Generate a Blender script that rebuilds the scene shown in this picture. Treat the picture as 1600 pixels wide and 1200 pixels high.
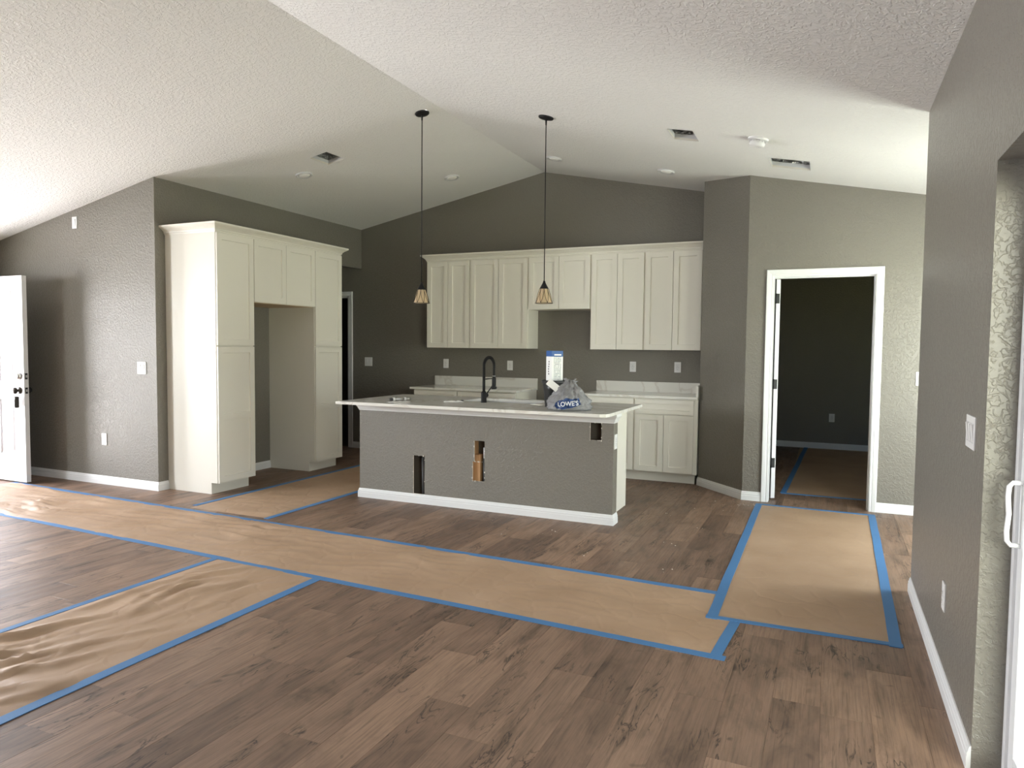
import bpy, bmesh, math, random
from mathutils import Vector, Matrix, noise
from mathutils.bvhtree import BVHTree

random.seed(7)
SC = bpy.context.scene
COL = SC.collection
for o in list(bpy.data.objects):
    bpy.data.objects.remove(o, do_unlink=True)

# ------------------------------------------------------------------ camera
F_PX, YAW, PITCH, ROLL, CAM_H = 1107.636, 24.065, 3.022, 0.564, 1.394
a_, b_, r_ = map(math.radians, (YAW, PITCH, ROLL))
fw = Vector((-math.sin(a_) * math.cos(b_), math.cos(a_) * math.cos(b_), -math.sin(b_)))
rt = Vector((math.cos(a_), math.sin(a_), 0))
up = rt.cross(fw)
R_ = rt * math.cos(r_) + up * math.sin(r_)
U_ = up * math.cos(r_) - rt * math.sin(r_)
cam_d = bpy.data.cameras.new('camera')
cam_d.sensor_fit = 'HORIZONTAL'
cam_d.sensor_width = 36.0
cam_d.lens = F_PX * 36.0 / 1600.0
cam_d.clip_start = 0.05
cam = bpy.data.objects.new('camera', cam_d)
m3 = Matrix((R_, U_, -fw)).transposed()
cam.matrix_world = Matrix.Translation((0, 0, CAM_H)) @ m3.to_4x4()
COL.objects.link(cam)
SC.camera = cam


def project(p):
    d = Vector(p) - Vector((0, 0, CAM_H))
    z = d.dot(fw)
    if z < 0.05:
        return None
    return 800 + F_PX * d.dot(R_) / z, 600 - F_PX * d.dot(U_) / z, z


# ------------------------------------------------------------------ world, daylight, exposure
world = bpy.data.worlds.new('world')
SC.world = world
world.use_nodes = True
wn = world.node_tree.nodes
wl = world.node_tree.links
sky = wn.new('ShaderNodeTexSky')
sky.sky_type = 'NISHITA'
sky.sun_disc = False
sky.sun_elevation = math.radians(52)
sky.sun_rotation = math.radians(0)
wl.new(sky.outputs[0], wn['Background'].inputs[0])
wn['Background'].inputs[1].default_value = 0.30


def daylight(name, loc, rot, sx, sy, watts, col, spread=180):
    l = bpy.data.lights.new(name, 'AREA')
    l.shape = 'RECTANGLE'
    l.size = sx
    l.size_y = sy
    l.energy = watts
    l.color = col
    l.spread = math.radians(spread)
    o = bpy.data.objects.new(name, l)
    o.location = loc
    o.rotation_euler = rot
    COL.objects.link(o)
    return o


PX = (0, math.radians(-90), 0)     # light leaves along +X
MX = (0, math.radians(90), 0)      # light leaves along -X
PXD = (0, math.radians(-62), 0)    # along +X and down: more sky than ground
MXD = (0, math.radians(62), 0)     # along -X and down
daylight('front_door_daylight', (-9.05, 3.62, 1.15), PX, 2.5, 2.0, 165, (0.97, 0.955, 1.0))
daylight('added_window_daylight', (-8.50, 0.9, 1.55), PXD, 1.4, 1.8, 340, (0.96, 0.955, 1.0))  # guessed window light, added to brighten the living room side
daylight('nook_window_daylight', (1.98, 5.42, 1.06), MX, 2.0, 1.2, 54, (0.98, 1.0, 0.96))
daylight('nook_side_daylight', (1.30, 4.30, 1.45), (math.radians(90), 0, 0), 0.85, 1.3, 20, (0.99, 1.0, 0.94))
daylight('patio_door_daylight', (1.65, -0.35, 1.45), (0, math.radians(66), math.radians(-50)), 2.2, 2.8, 190, (1.0, 0.98, 0.88))

sun_d = bpy.data.lights.new('sun', 'SUN')
sun_d.energy = 40
sun_d.angle = math.radians(0.6)
sun_d.color = (1.0, 0.96, 0.90)
sun_o = bpy.data.objects.new('sun', sun_d)
sun_o.rotation_euler = (math.radians(-38), 0, 0)      # high sun from the kitchen side, no beam enters the windows
COL.objects.link(sun_o)
SC.view_settings.view_transform = 'Standard'
SC.view_settings.look = 'None'
SC.view_settings.gamma = 1.0
SC.view_settings.use_curve_mapping = False
SC.view_settings.exposure = 1.0
SC.cycles.max_bounces = 10
SC.cycles.diffuse_bounces = 8
SC.cycles.glossy_bounces = 4
SC.cycles.transmission_bounces = 6
SC.cycles.transparent_max_bounces = 8
SC.cycles.sample_clamp_indirect = 6.0
SC.cycles.caustics_reflective = False
SC.cycles.caustics_refractive = False
SC.cycles.use_denoising = True


# ------------------------------------------------------------------ materials
def new_mat(name):
    m = bpy.data.materials.new(name)
    m.use_nodes = True
    nt = m.node_tree
    return m, nt, nt.nodes, nt.links, nt.nodes['Principled BSDF']


def nd(nt, t, **kw):
    n = nt.nodes.new(t)
    for k, v in kw.items():
        setattr(n, k, v)
    return n


def plain(name, col, rough=0.5, metal=0.0, bump=None, spec=0.5, var=0.0):
    """procedural material: base colour with faint noise variation, optional noise bump (scale, strength, dist)"""
    m, nt, N, L, p = new_mat(name)
    p.inputs['Roughness'].default_value = rough
    p.inputs['Metallic'].default_value = metal
    p.inputs['Specular IOR Level'].default_value = spec
    geo = nd(nt, 'ShaderNodeNewGeometry')
    if var > 0:
        ns = nd(nt, 'ShaderNodeTexNoise')
        ns.inputs['Scale'].default_value = 3.0
        ns.inputs['Detail'].default_value = 4
        L.new(geo.outputs['Position'], ns.inputs['Vector'])
        mx = nd(nt, 'ShaderNodeMix', data_type='RGBA')
        mx.inputs[6].default_value = (*[c * (1 - var) for c in col], 1)
        mx.inputs[7].default_value = (*[min(1, c * (1 + var)) for c in col], 1)
        L.new(ns.outputs[0], mx.inputs[0])
        L.new(mx.outputs[2], p.inputs['Base Color'])
    else:
        p.inputs['Base Color'].default_value = (*col, 1)
    if bump:
        ns = nd(nt, 'ShaderNodeTexNoise')
        ns.inputs['Scale'].default_value = bump[0]
        ns.inputs['Detail'].default_value = 3
        L.new(geo.outputs['Position'], ns.inputs['Vector'])
        bp = nd(nt, 'ShaderNodeBump')
        bp.inputs['Strength'].default_value = bump[1]
        bp.inputs['Distance'].default_value = bump[2]
        L.new(ns.outputs[0], bp.inputs['Height'])
        L.new(bp.outputs[0], p.inputs['Normal'])
    return m


def knockdown(name, col, rough, scale, dist, lo=0.45, hi=0.6, spec=0.35):
    """trowelled / knock-down drywall texture: flattened noise blobs as relief"""
    m, nt, N, L, p = new_mat(name)
    p.inputs['Base Color'].default_value = (*col, 1)
    p.inputs['Roughness'].default_value = rough
    p.inputs['Specular IOR Level'].default_value = spec
    geo = nd(nt, 'ShaderNodeNewGeometry')
    n1 = nd(nt, 'ShaderNodeTexNoise')
    n1.inputs['Scale'].default_value = scale
    n1.inputs['Detail'].default_value = 3.5
    n1.inputs['Roughness'].default_value = 0.55
    n1.inputs['Distortion'].default_value = 0.6
    L.new(geo.outputs['Position'], n1.inputs['Vector'])
    mr = nd(nt, 'ShaderNodeMapRange', interpolation_type='SMOOTHSTEP')
    mr.inputs[1].default_value = lo
    mr.inputs[2].default_value = hi
    L.new(n1.outputs[0], mr.inputs[0])
    bp = nd(nt, 'ShaderNodeBump')
    bp.inputs['Strength'].default_value = 0.7
    bp.inputs['Distance'].default_value = dist
    L.new(mr.outputs[0], bp.inputs['Height'])
    L.new(bp.outputs[0], p.inputs['Normal'])
    return m


M = {}
M['wall'] = knockdown('wall_paint', (0.198, 0.184, 0.158), 0.36, 50, 0.0024, spec=0.5)
M['ceiling'] = knockdown('ceiling_paint', (0.80, 0.795, 0.785), 0.85, 42, 0.0035, spec=0.2)
M['trim'] = plain('trim_white', (0.76, 0.77, 0.78), 0.35)
M['cabinet'] = plain('cabinet_white', (0.75, 0.725, 0.655), 0.38, bump=(160, 0.05, 0.0005))
M['cab_in'] = plain('cabinet_underside_wood', (0.55, 0.42, 0.27), 0.6, var=0.15)
M['black'] = plain('matte_black_metal', (0.008, 0.008, 0.009), 0.5, spec=0.3)
M['blackplastic'] = plain('black_plastic', (0.018, 0.019, 0.021), 0.35, bump=(300, 0.05, 0.0005))
M['plastic'] = plain('white_plastic', (0.78, 0.78, 0.78), 0.35)
M['slot'] = plain('dark_slot', (0.06, 0.06, 0.06), 0.6)
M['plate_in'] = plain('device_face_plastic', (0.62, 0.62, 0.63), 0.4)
M['chrome'] = plain('satin_nickel', (0.6, 0.6, 0.6), 0.28, 1.0)
M['steel'] = plain('brushed_steel', (0.42, 0.42, 0.42), 0.35, 1.0)
M['bronze'] = plain('dark_bronze', (0.05, 0.043, 0.036), 0.4, 0.6)
M['door'] = plain('door_white', (0.66, 0.66, 0.68), 0.35)
M['vinyl'] = plain('vinyl_frame_white', (0.80, 0.81, 0.83), 0.35)
M['stud'] = plain('pine_stud', (0.48, 0.27, 0.13), 0.7, var=0.25, bump=(60, 0.2, 0.001))
M['gyp'] = plain('raw_gypsum_edge', (0.72, 0.68, 0.62), 0.9, bump=(120, 0.5, 0.002))
M['pipe'] = plain('dark_grey_pipe', (0.06, 0.06, 0.06), 0.5)
M['cardpaper'] = plain('white_card', (0.82, 0.82, 0.80), 0.6)
M['white_scrap'] = plain('white_scrap', (0.85, 0.85, 0.83), 0.5)
M['subfloor'] = plain('subfloor_grey', (0.10, 0.085, 0.07), 0.9, var=0.1)
M['lawn'] = plain('lawn_green', (0.23, 0.25, 0.12), 0.95, var=0.3, bump=(40, 0.6, 0.02))
M['concrete'] = plain('patio_concrete', (0.5, 0.49, 0.46), 0.9, var=0.1)
M['logo_blue'] = plain('logo_blue', (0.012, 0.045, 0.16), 0.4)
M['logo_white'] = plain('logo_white', (0.75, 0.77, 0.8), 0.4)
M['lens'] = plain('frosted_lens', (0.85, 0.84, 0.82), 0.5)


def quartz():
    m, nt, N, L, p = new_mat('white_veined_quartz')
    p.inputs['Roughness'].default_value = 0.12
    geo = nd(nt, 'ShaderNodeNewGeometry')
    n1 = nd(nt, 'ShaderNodeTexNoise')
    n1.inputs['Scale'].default_value = 1.6
    n1.inputs['Detail'].default_value = 6
    n1.inputs['Distortion'].default_value = 1.2
    L.new(geo.outputs['Position'], n1.inputs['Vector'])
    mt = nd(nt, 'ShaderNodeMath', operation='SUBTRACT')
    mt.inputs[1].default_value = 0.5
    L.new(n1.outputs[0], mt.inputs[0])
    ab = nd(nt, 'ShaderNodeMath', operation='ABSOLUTE')
    L.new(mt.outputs[0], ab.inputs[0])
    cr = nd(nt, 'ShaderNodeValToRGB')
    cr.color_ramp.elements[0].position = 0.0
    cr.color_ramp.elements[0].color = (0.64, 0.61, 0.56, 1)
    cr.color_ramp.elements[1].position = 0.028
    cr.color_ramp.elements[1].color = (0.76, 0.75, 0.71, 1)
    L.new(ab.outputs[0], cr.inputs[0])
    L.new(cr.outputs[0], p.inputs['Base Color'])
    return m


M['quartz'] = quartz()


def vinyl_plank():
    m, nt, N, L, p = new_mat('brown_wood_look_vinyl')
    geo = nd(nt, 'ShaderNodeNewGeometry')
    at = nd(nt, 'ShaderNodeAttribute', attribute_name='rnd')
    comb = nd(nt, 'ShaderNodeCombineXYZ')
    off = nd(nt, 'ShaderNodeMath', operation='MULTIPLY')
    off.inputs[1].default_value = 57.0
    L.new(at.outputs['Fac'], off.inputs[0])
    L.new(off.outputs[0], comb.inputs[0])
    L.new(off.outputs[0], comb.inputs[1])
    add = nd(nt, 'ShaderNodeVectorMath', operation='ADD')
    L.new(geo.outputs['Position'], add.inputs[0])
    L.new(comb.outputs[0], add.inputs[1])

    def nz(sx, sy, detail=4, dist=0.0, rough=0.55):
        mp = nd(nt, 'ShaderNodeVectorMath', operation='MULTIPLY')
        mp.inputs[1].default_value = (sx, sy, 1)
        L.new(add.outputs[0], mp.inputs[0])
        n = nd(nt, 'ShaderNodeTexNoise')
        n.inputs['Scale'].default_value = 1.0
        n.inputs['Detail'].default_value = detail
        n.inputs['Roughness'].default_value = rough
        n.inputs['Distortion'].default_value = dist
        L.new(mp.outputs[0], n.inputs['Vector'])
        return n.outputs[0]

    def ramp(src, *stops):
        cr = nd(nt, 'ShaderNodeValToRGB')
        els = cr.color_ramp.elements
        while len(els) < len(stops):
            els.new(0.5)
        for e, (pos, c) in zip(els, stops):
            e.position = pos
            e.color = (c, c, c, 1) if not isinstance(c, tuple) else (*c, 1)
        L.new(src, cr.inputs[0])
        return cr.outputs[0]

    def mul(a, b, fac=1.0):
        mx = nd(nt, 'ShaderNodeMix', data_type='RGBA', blend_type='MULTIPLY')
        mx.inputs[0].default_value = fac
        L.new(a, mx.inputs[6])
        L.new(b, mx.inputs[7])
        return mx.outputs[2]

    base = ramp(at.outputs['Fac'], (0.0, (0.165, 0.104, 0.072)), (0.35, (0.212, 0.134, 0.092)),
                (0.7, (0.245, 0.156, 0.107)), (1.0, (0.285, 0.182, 0.124)))
    broad = ramp(nz(8, 2.4, 6, 0.9, 0.62), (0.28, 0.45), (0.42, 0.80), (0.55, 1.02), (0.75, 1.22))
    grain = ramp(nz(110, 3.6, 6, 0.5, 0.65), (0.28, 0.55), (0.47, 0.95), (0.7, 1.18))
    col = mul(mul(base, broad), grain)
    # dark cathedral cracks: thin contour lines of a stretched noise, only in patches
    c1 = nz(15, 2.6, 4, 1.6)
    s = nd(nt, 'ShaderNodeMath', operation='SUBTRACT')
    s.inputs[1].default_value = 0.5
    L.new(c1, s.inputs[0])
    ab = nd(nt, 'ShaderNodeMath', operation='ABSOLUTE')
    L.new(s.outputs[0], ab.inputs[0])
    line = ramp(ab.outputs[0], (0.0, 0.18), (0.030, 1.0))
    patch = ramp(nz(6.5, 1.5, 2, 0.3), (0.53, 0.0), (0.62, 1.0))
    mx = nd(nt, 'ShaderNodeMix', data_type='RGBA', blend_type='MULTIPLY')
    L.new(patch, mx.inputs[0])
    L.new(col, mx.inputs[6])
    L.new(line, mx.inputs[7])
    # knots
    kn = ramp(nz(11, 6, 1, 0.6), (0.20, 0.25), (0.29, 1.0))
    fin = mul(mx.outputs[2], kn)
    L.new(fin, p.inputs['Base Color'])
    rr = ramp(nz(20, 3, 3), (0.3, 0.42), (0.7, 0.55))
    L.new(rr, p.inputs['Roughness'])
    p.inputs['Specular IOR Level'].default_value = 0.5
    bp = nd(nt, 'ShaderNodeBump')
    bp.inputs['Strength'].default_value = 0.25
    bp.inputs['Distance'].default_value = 0.001
    L.new(nz(120, 4, 4), bp.inputs['Height'])
    L.new(bp.outputs[0], p.inputs['Normal'])
    return m


M['plank'] = vinyl_plank()


def kraft():
    m, nt, N, L, p = new_mat('tan_kraft_paper')
    p.inputs['Roughness'].default_value = 0.55
    p.inputs['Specular IOR Level'].default_value = 0.35
    geo = nd(nt, 'ShaderNodeNewGeometry')
    n1 = nd(nt, 'ShaderNodeTexNoise')
    n1.inputs['Scale'].default_value = 2.5
    n1.inputs['Detail'].default_value = 6
    L.new(geo.outputs['Position'], n1.inputs['Vector'])
    cr = nd(nt, 'ShaderNodeValToRGB')
    cr.color_ramp.elements[0].position = 0.3
    cr.color_ramp.elements[0].color = (0.365, 0.245, 0.158, 1)
    cr.color_ramp.elements[1].position = 0.7
    cr.color_ramp.elements[1].color = (0.435, 0.302, 0.202, 1)
    L.new(n1.outputs[0], cr.inputs[0])
    L.new(cr.outputs[0], p.inputs['Base Color'])
    n2 = nd(nt, 'ShaderNodeTexNoise')
    n2.inputs['Scale'].default_value = 30
    n2.inputs['Detail'].default_value = 5
    L.new(geo.outputs['Position'], n2.inputs['Vector'])
    bp = nd(nt, 'ShaderNodeBump')
    bp.inputs['Strength'].default_value = 0.18
    bp.inputs['Distance'].default_value = 0.002
    L.new(n2.outputs[0], bp.inputs['Height'])
    # sharp criss-cross creases
    n3 = nd(nt, 'ShaderNodeTexNoise')
    n3.inputs['Scale'].default_value = 4
    n3.inputs['Detail'].default_value = 3
    L.new(geo.outputs['Position'], n3.inputs['Vector'])
    mxv = nd(nt, 'ShaderNodeMix', data_type='RGBA')
    mxv.inputs[0].default_value = 0.12
    L.new(geo.outputs['Position'], mxv.inputs[6])
    L.new(n3.outputs['Color'], mxv.inputs[7])
    vo = nd(nt, 'ShaderNodeTexVoronoi', feature='DISTANCE_TO_EDGE')
    vo.inputs['Scale'].default_value = 6.5
    L.new(mxv.outputs[2], vo.inputs['Vector'])
    mr = nd(nt, 'ShaderNodeMapRange')
    mr.inputs[2].default_value = 0.12
    L.new(vo.outputs['Distance'], mr.inputs[0])
    b2 = nd(nt, 'ShaderNodeBump')
    b2.inputs['Strength'].default_value = 0.22
    b2.inputs['Distance'].default_value = 0.005
    L.new(mr.outputs[0], b2.inputs['Height'])
    L.new(bp.outputs[0], b2.inputs['Normal'])
    L.new(b2.outputs[0], p.inputs['Normal'])
    return m


M['paper'] = kraft()
M['tape'] = plain('blue_masking_tape', (0.060, 0.185, 0.40), 0.6, var=0.12, bump=(80, 0.3, 0.001))


def bagmat():
    m, nt, N, L, p = new_mat('translucent_grey_bag_film')
    p.inputs['Base Color'].default_value = (0.30, 0.30, 0.31, 1)
    p.inputs['Roughness'].default_value = 0.22
    p.inputs['Alpha'].default_value = 0.78
    geo = nd(nt, 'ShaderNodeNewGeometry')
    n2 = nd(nt, 'ShaderNodeTexNoise')
    n2.inputs['Scale'].default_value = 28
    n2.inputs['Detail'].default_value = 5
    n2.inputs['Distortion'].default_value = 1.5
    L.new(geo.outputs['Position'], n2.inputs['Vector'])
    bp = nd(nt, 'ShaderNodeBump')
    bp.inputs['Strength'].default_value = 0.8
    bp.inputs['Distance'].default_value = 0.012
    L.new(n2.outputs[0], bp.inputs['Height'])
    L.new(bp.outputs[0], p.inputs['Normal'])
    return m


M['bag'] = bagmat()


def shade_glass():
    m, nt, N, L, p = new_mat('cream_shade_glass')
    p.inputs['Base Color'].default_value = (0.78, 0.66, 0.47, 1)
    p.inputs['Roughness'].default_value = 0.3
    tr = nd(nt, 'ShaderNodeBsdfTranslucent')
    tr.inputs[0].default_value = (0.85, 0.72, 0.50, 1)
    mx = nd(nt, 'ShaderNodeMixShader')
    mx.inputs[0].default_value = 0.5
    L.new(p.outputs[0], mx.inputs[1])
    L.new(tr.outputs[0], mx.inputs[2])
    L.new(mx.outputs[0], N['Material Output'].inputs[0])
    return m


M['shade'] = shade_glass()


def pane_glass():
    m, nt, N, L, p = new_mat('window_pane_glass')
    t = nd(nt, 'ShaderNodeBsdfTransparent')
    t.inputs[0].default_value = (0.95, 0.97, 0.96, 1)
    g = nd(nt, 'ShaderNodeBsdfGlossy')
    g.inputs['Roughness'].default_value = 0.02
    fr = nd(nt, 'ShaderNodeFresnel')
    mx = nd(nt, 'ShaderNodeMixShader')
    geo = nd(nt, 'ShaderNodeNewGeometry')
    fm = nd(nt, 'ShaderNodeMath', operation='SUBTRACT')
    fm.inputs[0].default_value = 1.0
    L.new(geo.outputs['Backfacing'], fm.inputs[1])
    fk = nd(nt, 'ShaderNodeMath', operation='MULTIPLY')
    L.new(fr.outputs[0], fk.inputs[0])
    L.new(fm.outputs[0], fk.inputs[1])
    L.new(fk.outputs[0], mx.inputs[0])
    L.new(t.outputs[0], mx.inputs[1])
    L.new(g.outputs[0], mx.inputs[2])
    L.new(mx.outputs[0], N['Material Output'].inputs[0])
    return m


M['pane'] = pane_glass()


def foil():
    m, nt, N, L, p = new_mat('crinkled_duct_foil')
    p.inputs['Base Color'].default_value = (0.35, 0.35, 0.34, 1)
    p.inputs['Metallic'].default_value = 0.8
    p.inputs['Roughness'].default_value = 0.35
    geo = nd(nt, 'ShaderNodeNewGeometry')
    v = nd(nt, 'ShaderNodeTexVoronoi')
    v.inputs['Scale'].default_value = 45
    L.new(geo.outputs['Position'], v.inputs['Vector'])
    bp = nd(nt, 'ShaderNodeBump')
    bp.inputs['Strength'].default_value = 1.0
    bp.inputs['Distance'].default_value = 0.012
    L.new(v.outputs['Distance'], bp.inputs['Height'])
    L.new(bp.outputs[0], p.inputs['Normal'])
    return m


M['foil'] = foil()


def carton():
    """white carton with rows of small grey print"""
    m, nt, N, L, p = new_mat('printed_carton')
    p.inputs['Roughness'].default_value = 0.45
    tc = nd(nt, 'ShaderNodeTexCoord')
    sp = nd(nt, 'ShaderNodeSeparateXYZ')
    L.new(tc.outputs['Object'], sp.inputs[0])
    w = nd(nt, 'ShaderNodeMath', operation='MULTIPLY')
    w.inputs[1].default_value = 2 * math.pi / 0.0125
    L.new(sp.outputs[2], w.inputs[0])
    sn = nd(nt, 'ShaderNodeMath', operation='SINE')
    L.new(w.outputs[0], sn.inputs[0])
    gt = nd(nt, 'ShaderNodeMath', operation='GREATER_THAN')
    gt.inputs[1].default_value = 0.1
    L.new(sn.outputs[0], gt.inputs[0])
    mp = nd(nt, 'ShaderNodeVectorMath', operation='MULTIPLY')
    mp.inputs[1].default_value = (160, 160, 30)
    L.new(tc.outputs['Object'], mp.inputs[0])
    nz = nd(nt, 'ShaderNodeTexNoise')
    nz.inputs['Scale'].default_value = 1.0
    L.new(mp.outputs[0], nz.inputs['Vector'])
    g2 = nd(nt, 'ShaderNodeMath', operation='GREATER_THAN')
    g2.inputs[1].default_value = 0.42
    L.new(nz.outputs[0], g2.inputs[0])
    # margins on the face: |x| < 0.034 on the front face
    axx = nd(nt, 'ShaderNodeMath', operation='ABSOLUTE')
    L.new(sp.outputs[0], axx.inputs[0])
    lt = nd(nt, 'ShaderNodeMath', operation='LESS_THAN')
    lt.inputs[1].default_value = 0.034
    L.new(axx.outputs[0], lt.inputs[0])
    m1 = nd(nt, 'ShaderNodeMath', operation='MULTIPLY')
    m2 = nd(nt, 'ShaderNodeMath', operation='MULTIPLY')
    L.new(gt.outputs[0], m1.inputs[0])
    L.new(g2.outputs[0], m1.inputs[1])
    L.new(m1.outputs[0], m2.inputs[0])
    L.new(lt.outputs[0], m2.inputs[1])
    mx = nd(nt, 'ShaderNodeMix', data_type='RGBA')
    mx.inputs[6].default_value = (0.80, 0.81, 0.80, 1)
    mx.inputs[7].default_value = (0.25, 0.27, 0.28, 1)
    L.new(m2.outputs[0], mx.inputs[0])
    L.new(mx.outputs[2], p.inputs['Base Color'])
    return m


M['carton'] = carton()
M['carton_blue'] = plain('carton_blue_print', (0.012, 0.085, 0.30), 0.45)


# ------------------------------------------------------------------ mesh helpers
class MB:
    def __init__(self):
        self.v = []
        self.f = []
        self.sm = []

    def add(self, vs, fs, smooth=False):
        o = len(self.v)
        self.v += [tuple(v) for v in vs]
        self.f += [tuple(i + o for i in f) for f in fs]
        self.sm += [smooth] * len(fs)
        return self

    def box(self, x0, x1, y0, y1, z0, z1):
        vs = [(x, y, z) for z in (z0, z1) for y in (y0, y1) for x in (x0, x1)]
        return self.add(vs, [(0, 2, 3, 1), (4, 5, 7, 6), (0, 1, 5, 4), (2, 6, 7, 3), (0, 4, 6, 2), (1, 3, 7, 5)])

    def bevbox(self, x0, x1, y0, y1, z0, z1, b):
        bm = bmesh.new()
        bmesh.ops.create_cube(bm, size=1.0)
        for v in bm.verts:
            v.co = Vector(((x0 + x1) / 2 + v.co.x * (x1 - x0), (y0 + y1) / 2 + v.co.y * (y1 - y0),
                           (z0 + z1) / 2 + v.co.z * (z1 - z0)))
        bmesh.ops.bevel(bm, geom=bm.edges[:], offset=b, segments=2, affect='EDGES', profile=0.5)
        bm.verts.index_update()
        self.add([v.co for v in bm.verts], [[v.index for v in f.verts] for f in bm.faces])
        bm.free()
        return self

    def prism(self, poly, mp, d0, d1):
        """poly: 2D points; mp(p,d) -> 3D; extruded from d0 to d1"""
        n = len(poly)
        vs = [mp(p, d0) for p in poly] + [mp(p, d1) for p in poly]
        fs = [tuple(range(n))[::-1], tuple(range(n, 2 * n))]
        fs += [(i, (i + 1) % n, n + (i + 1) % n, n + i) for i in range(n)]
        return self.add(vs, fs)

    def lathe(self, prof, c=(0, 0, 0), n=24, smooth=True, cap=True, mat=None):
        """prof: list of (r, z)"""
        vs = []
        for r, z in prof:
            for k in range(n):
                t = 2 * math.pi * k / n
                vs.append(Vector((r * math.cos(t), r * math.sin(t), z)))
        if mat is not None:
            vs = [mat @ v for v in vs]
        vs = [v + Vector(c) for v in vs]
        fs = []
        for j in range(len(prof) - 1):
            for k in range(n):
                k2 = (k + 1) % n
                fs.append((j * n + k, j * n + k2, (j + 1) * n + k2, (j + 1) * n + k))
        self.add(vs, fs, smooth)
        if cap:
            o = len(self.v) - len(vs)
            self.f += [tuple(o + k for k in range(n))[::-1], tuple(o + (len(prof) - 1) * n + k for k in range(n))]
            self.sm += [False, False]
        return self

    def tube(self, path, r, n=8, smooth=True):
        path = [Vector(p) for p in path]
        rs = r if isinstance(r, (list, tuple)) else [r] * len(path)
        vs = []
        t0 = (path[1] - path[0]).normalized()
        ref = Vector((0, 0, 1)) if abs(t0.z) < 0.9 else Vector((1, 0, 0))
        u = t0.cross(ref).normalized()
        for i, p in enumerate(path):
            t = (path[min(i + 1, len(path) - 1)] - path[max(i - 1, 0)]).normalized()
            u = (u - t * u.dot(t)).normalized()
            w = t.cross(u)
            for k in range(n):
                an = 2 * math.pi * k / n
                vs.append(p + (u * math.cos(an) + w * math.sin(an)) * rs[i])
        fs = []
        for j in range(len(path) - 1):
            for k in range(n):
                k2 = (k + 1) % n
                fs.append((j * n + k, j * n + k2, (j + 1) * n + k2, (j + 1) * n + k))
        fs += [tuple(range(n))[::-1], tuple((len(path) - 1) * n + k for k in range(n))]
        return self.add(vs, fs, smooth)

    def sweep(self, path, prof, mp, closed_prof=True):
        """mitred moulding: path = 2D polyline, prof = [(offset to the left of travel, d)], mp(p2,d)->3D"""
        path = [Vector(p) for p in path]
        n = len(path)
        dirs = [(path[i + 1] - path[i]).normalized() for i in range(n - 1)]
        nor = [Vector((-d.y, d.x)) for d in dirs]
        rows = []
        for i in range(n):
            if i == 0:
                mdir, s = nor[0], 1.0
            elif i == n - 1:
                mdir, s = nor[-1], 1.0
            else:
                mdir = (nor[i - 1] + nor[i]).normalized()
                s = 1.0 / max(0.2, mdir.dot(nor[i]))
            rows.append([mp(path[i] + mdir * (w * s), d) for w, d in prof])
        k = len(prof)
        vs = [v for r in rows for v in r]
        fs = []
        for i in range(n - 1):
            for j in range(k if closed_prof else k - 1):
                j2 = (j + 1) % k
                fs.append((i * k + j, i * k + j2, (i + 1) * k + j2, (i + 1) * k + j))
        fs += [tuple(range(k))[::-1], tuple((n - 1) * k + j for j in range(k))]
        return self.add(vs, fs)

    def build(self, name, mat, parent=None, fix=True):
        me = bpy.data.meshes.new(name)
        me.from_pydata([tuple(v) for v in self.v], [], self.f)
        if fix:
            bm = bmesh.new()
            bm.from_mesh(me)
            bmesh.ops.recalc_face_normals(bm, faces=bm.faces[:])
            bm.to_mesh(me)
            bm.free()
        me.polygons.foreach_set('use_smooth', self.sm)
        me.materials.append(M[mat])
        o = bpy.data.objects.new(name, me)
        COL.objects.link(o)
        if parent:
            o.parent = parent
        return o


def tag(o, label=None, cat=None, group=None, kind=None):
    if label:
        o['label'] = label
    if cat:
        o['category'] = cat
    if group:
        o['group'] = group
    if kind:
        o['kind'] = kind
    return o


def empty(name, loc=(0, 0, 0), rz=0.0, label=None, cat=None, group=None, kind=None):
    o = bpy.data.objects.new(name, None)
    o.location = loc
    o.rotation_euler = (0, 0, rz)
    o.empty_display_size = 0.1
    COL.objects.link(o)
    return tag(o, label, cat, group, kind)


XZ = lambda y: (lambda p, d: (p[0], d, p[1]))
mXZ = lambda p, d: (p[0], d, p[1])          # poly in XZ, extruded along Y
mYZ = lambda p, d: (d, p[0], p[1])          # poly in YZ, extruded along X
mXY = lambda p, d: (p[0], p[1], d)          # poly in XY, extruded along Z

# ------------------------------------------------------------------ the house: main dimensions
XR, ZR, SL = -3.134, 3.451, 0.201            # ridge


def zc(x):
    return ZR - SL * abs(x - XR)


X_F, X_P, X_W, X_E = -8.10, -5.743, 0.470, 1.840   # front wall, pantry wall, right wall, nook wall
Y_L, Y_W, Y_D, Y_B = 4.699, 4.635, 6.809, 7.889    # left wall, right corner, door wall, back wall
Y_N = -1.9
XA0, YA0, XA = -1.190, 7.343, -0.699               # angled wall
TH = 0.12


def gable(x0, x1, z0=0.0):
    """polygon in XZ from z0 to a little above the ceiling"""
    pts = [(x0, z0), (x1, z0), (x1, zc(x1) + 0.03)]
    if x0 < XR < x1:
        pts.append((XR, ZR + 0.03))
    pts.append((x0, zc(x0) + 0.03))
    return pts


def S(o, label=None):
    return tag(o, label, kind='structure')


# ------------------------------------------------------------------ floor with planks
floor = S(MB().box(X_F - 0.1, 3.2, Y_N - 0.1, 11.2, -0.12, -0.004).build('floor', 'subfloor'),
          'brown wood-look vinyl plank floor')
PW, PL = 0.1768, 1.15
ROWOFF = {}
for xs, ye in ((-0.166 - PW, 2.426), (0.181, 3.403), (-0.508, 2.84), (-1.403, 2.377), (-1.227, 2.178)):
    ROWOFF[round((xs + 0.166) / PW)] = ye
planks = []


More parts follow.
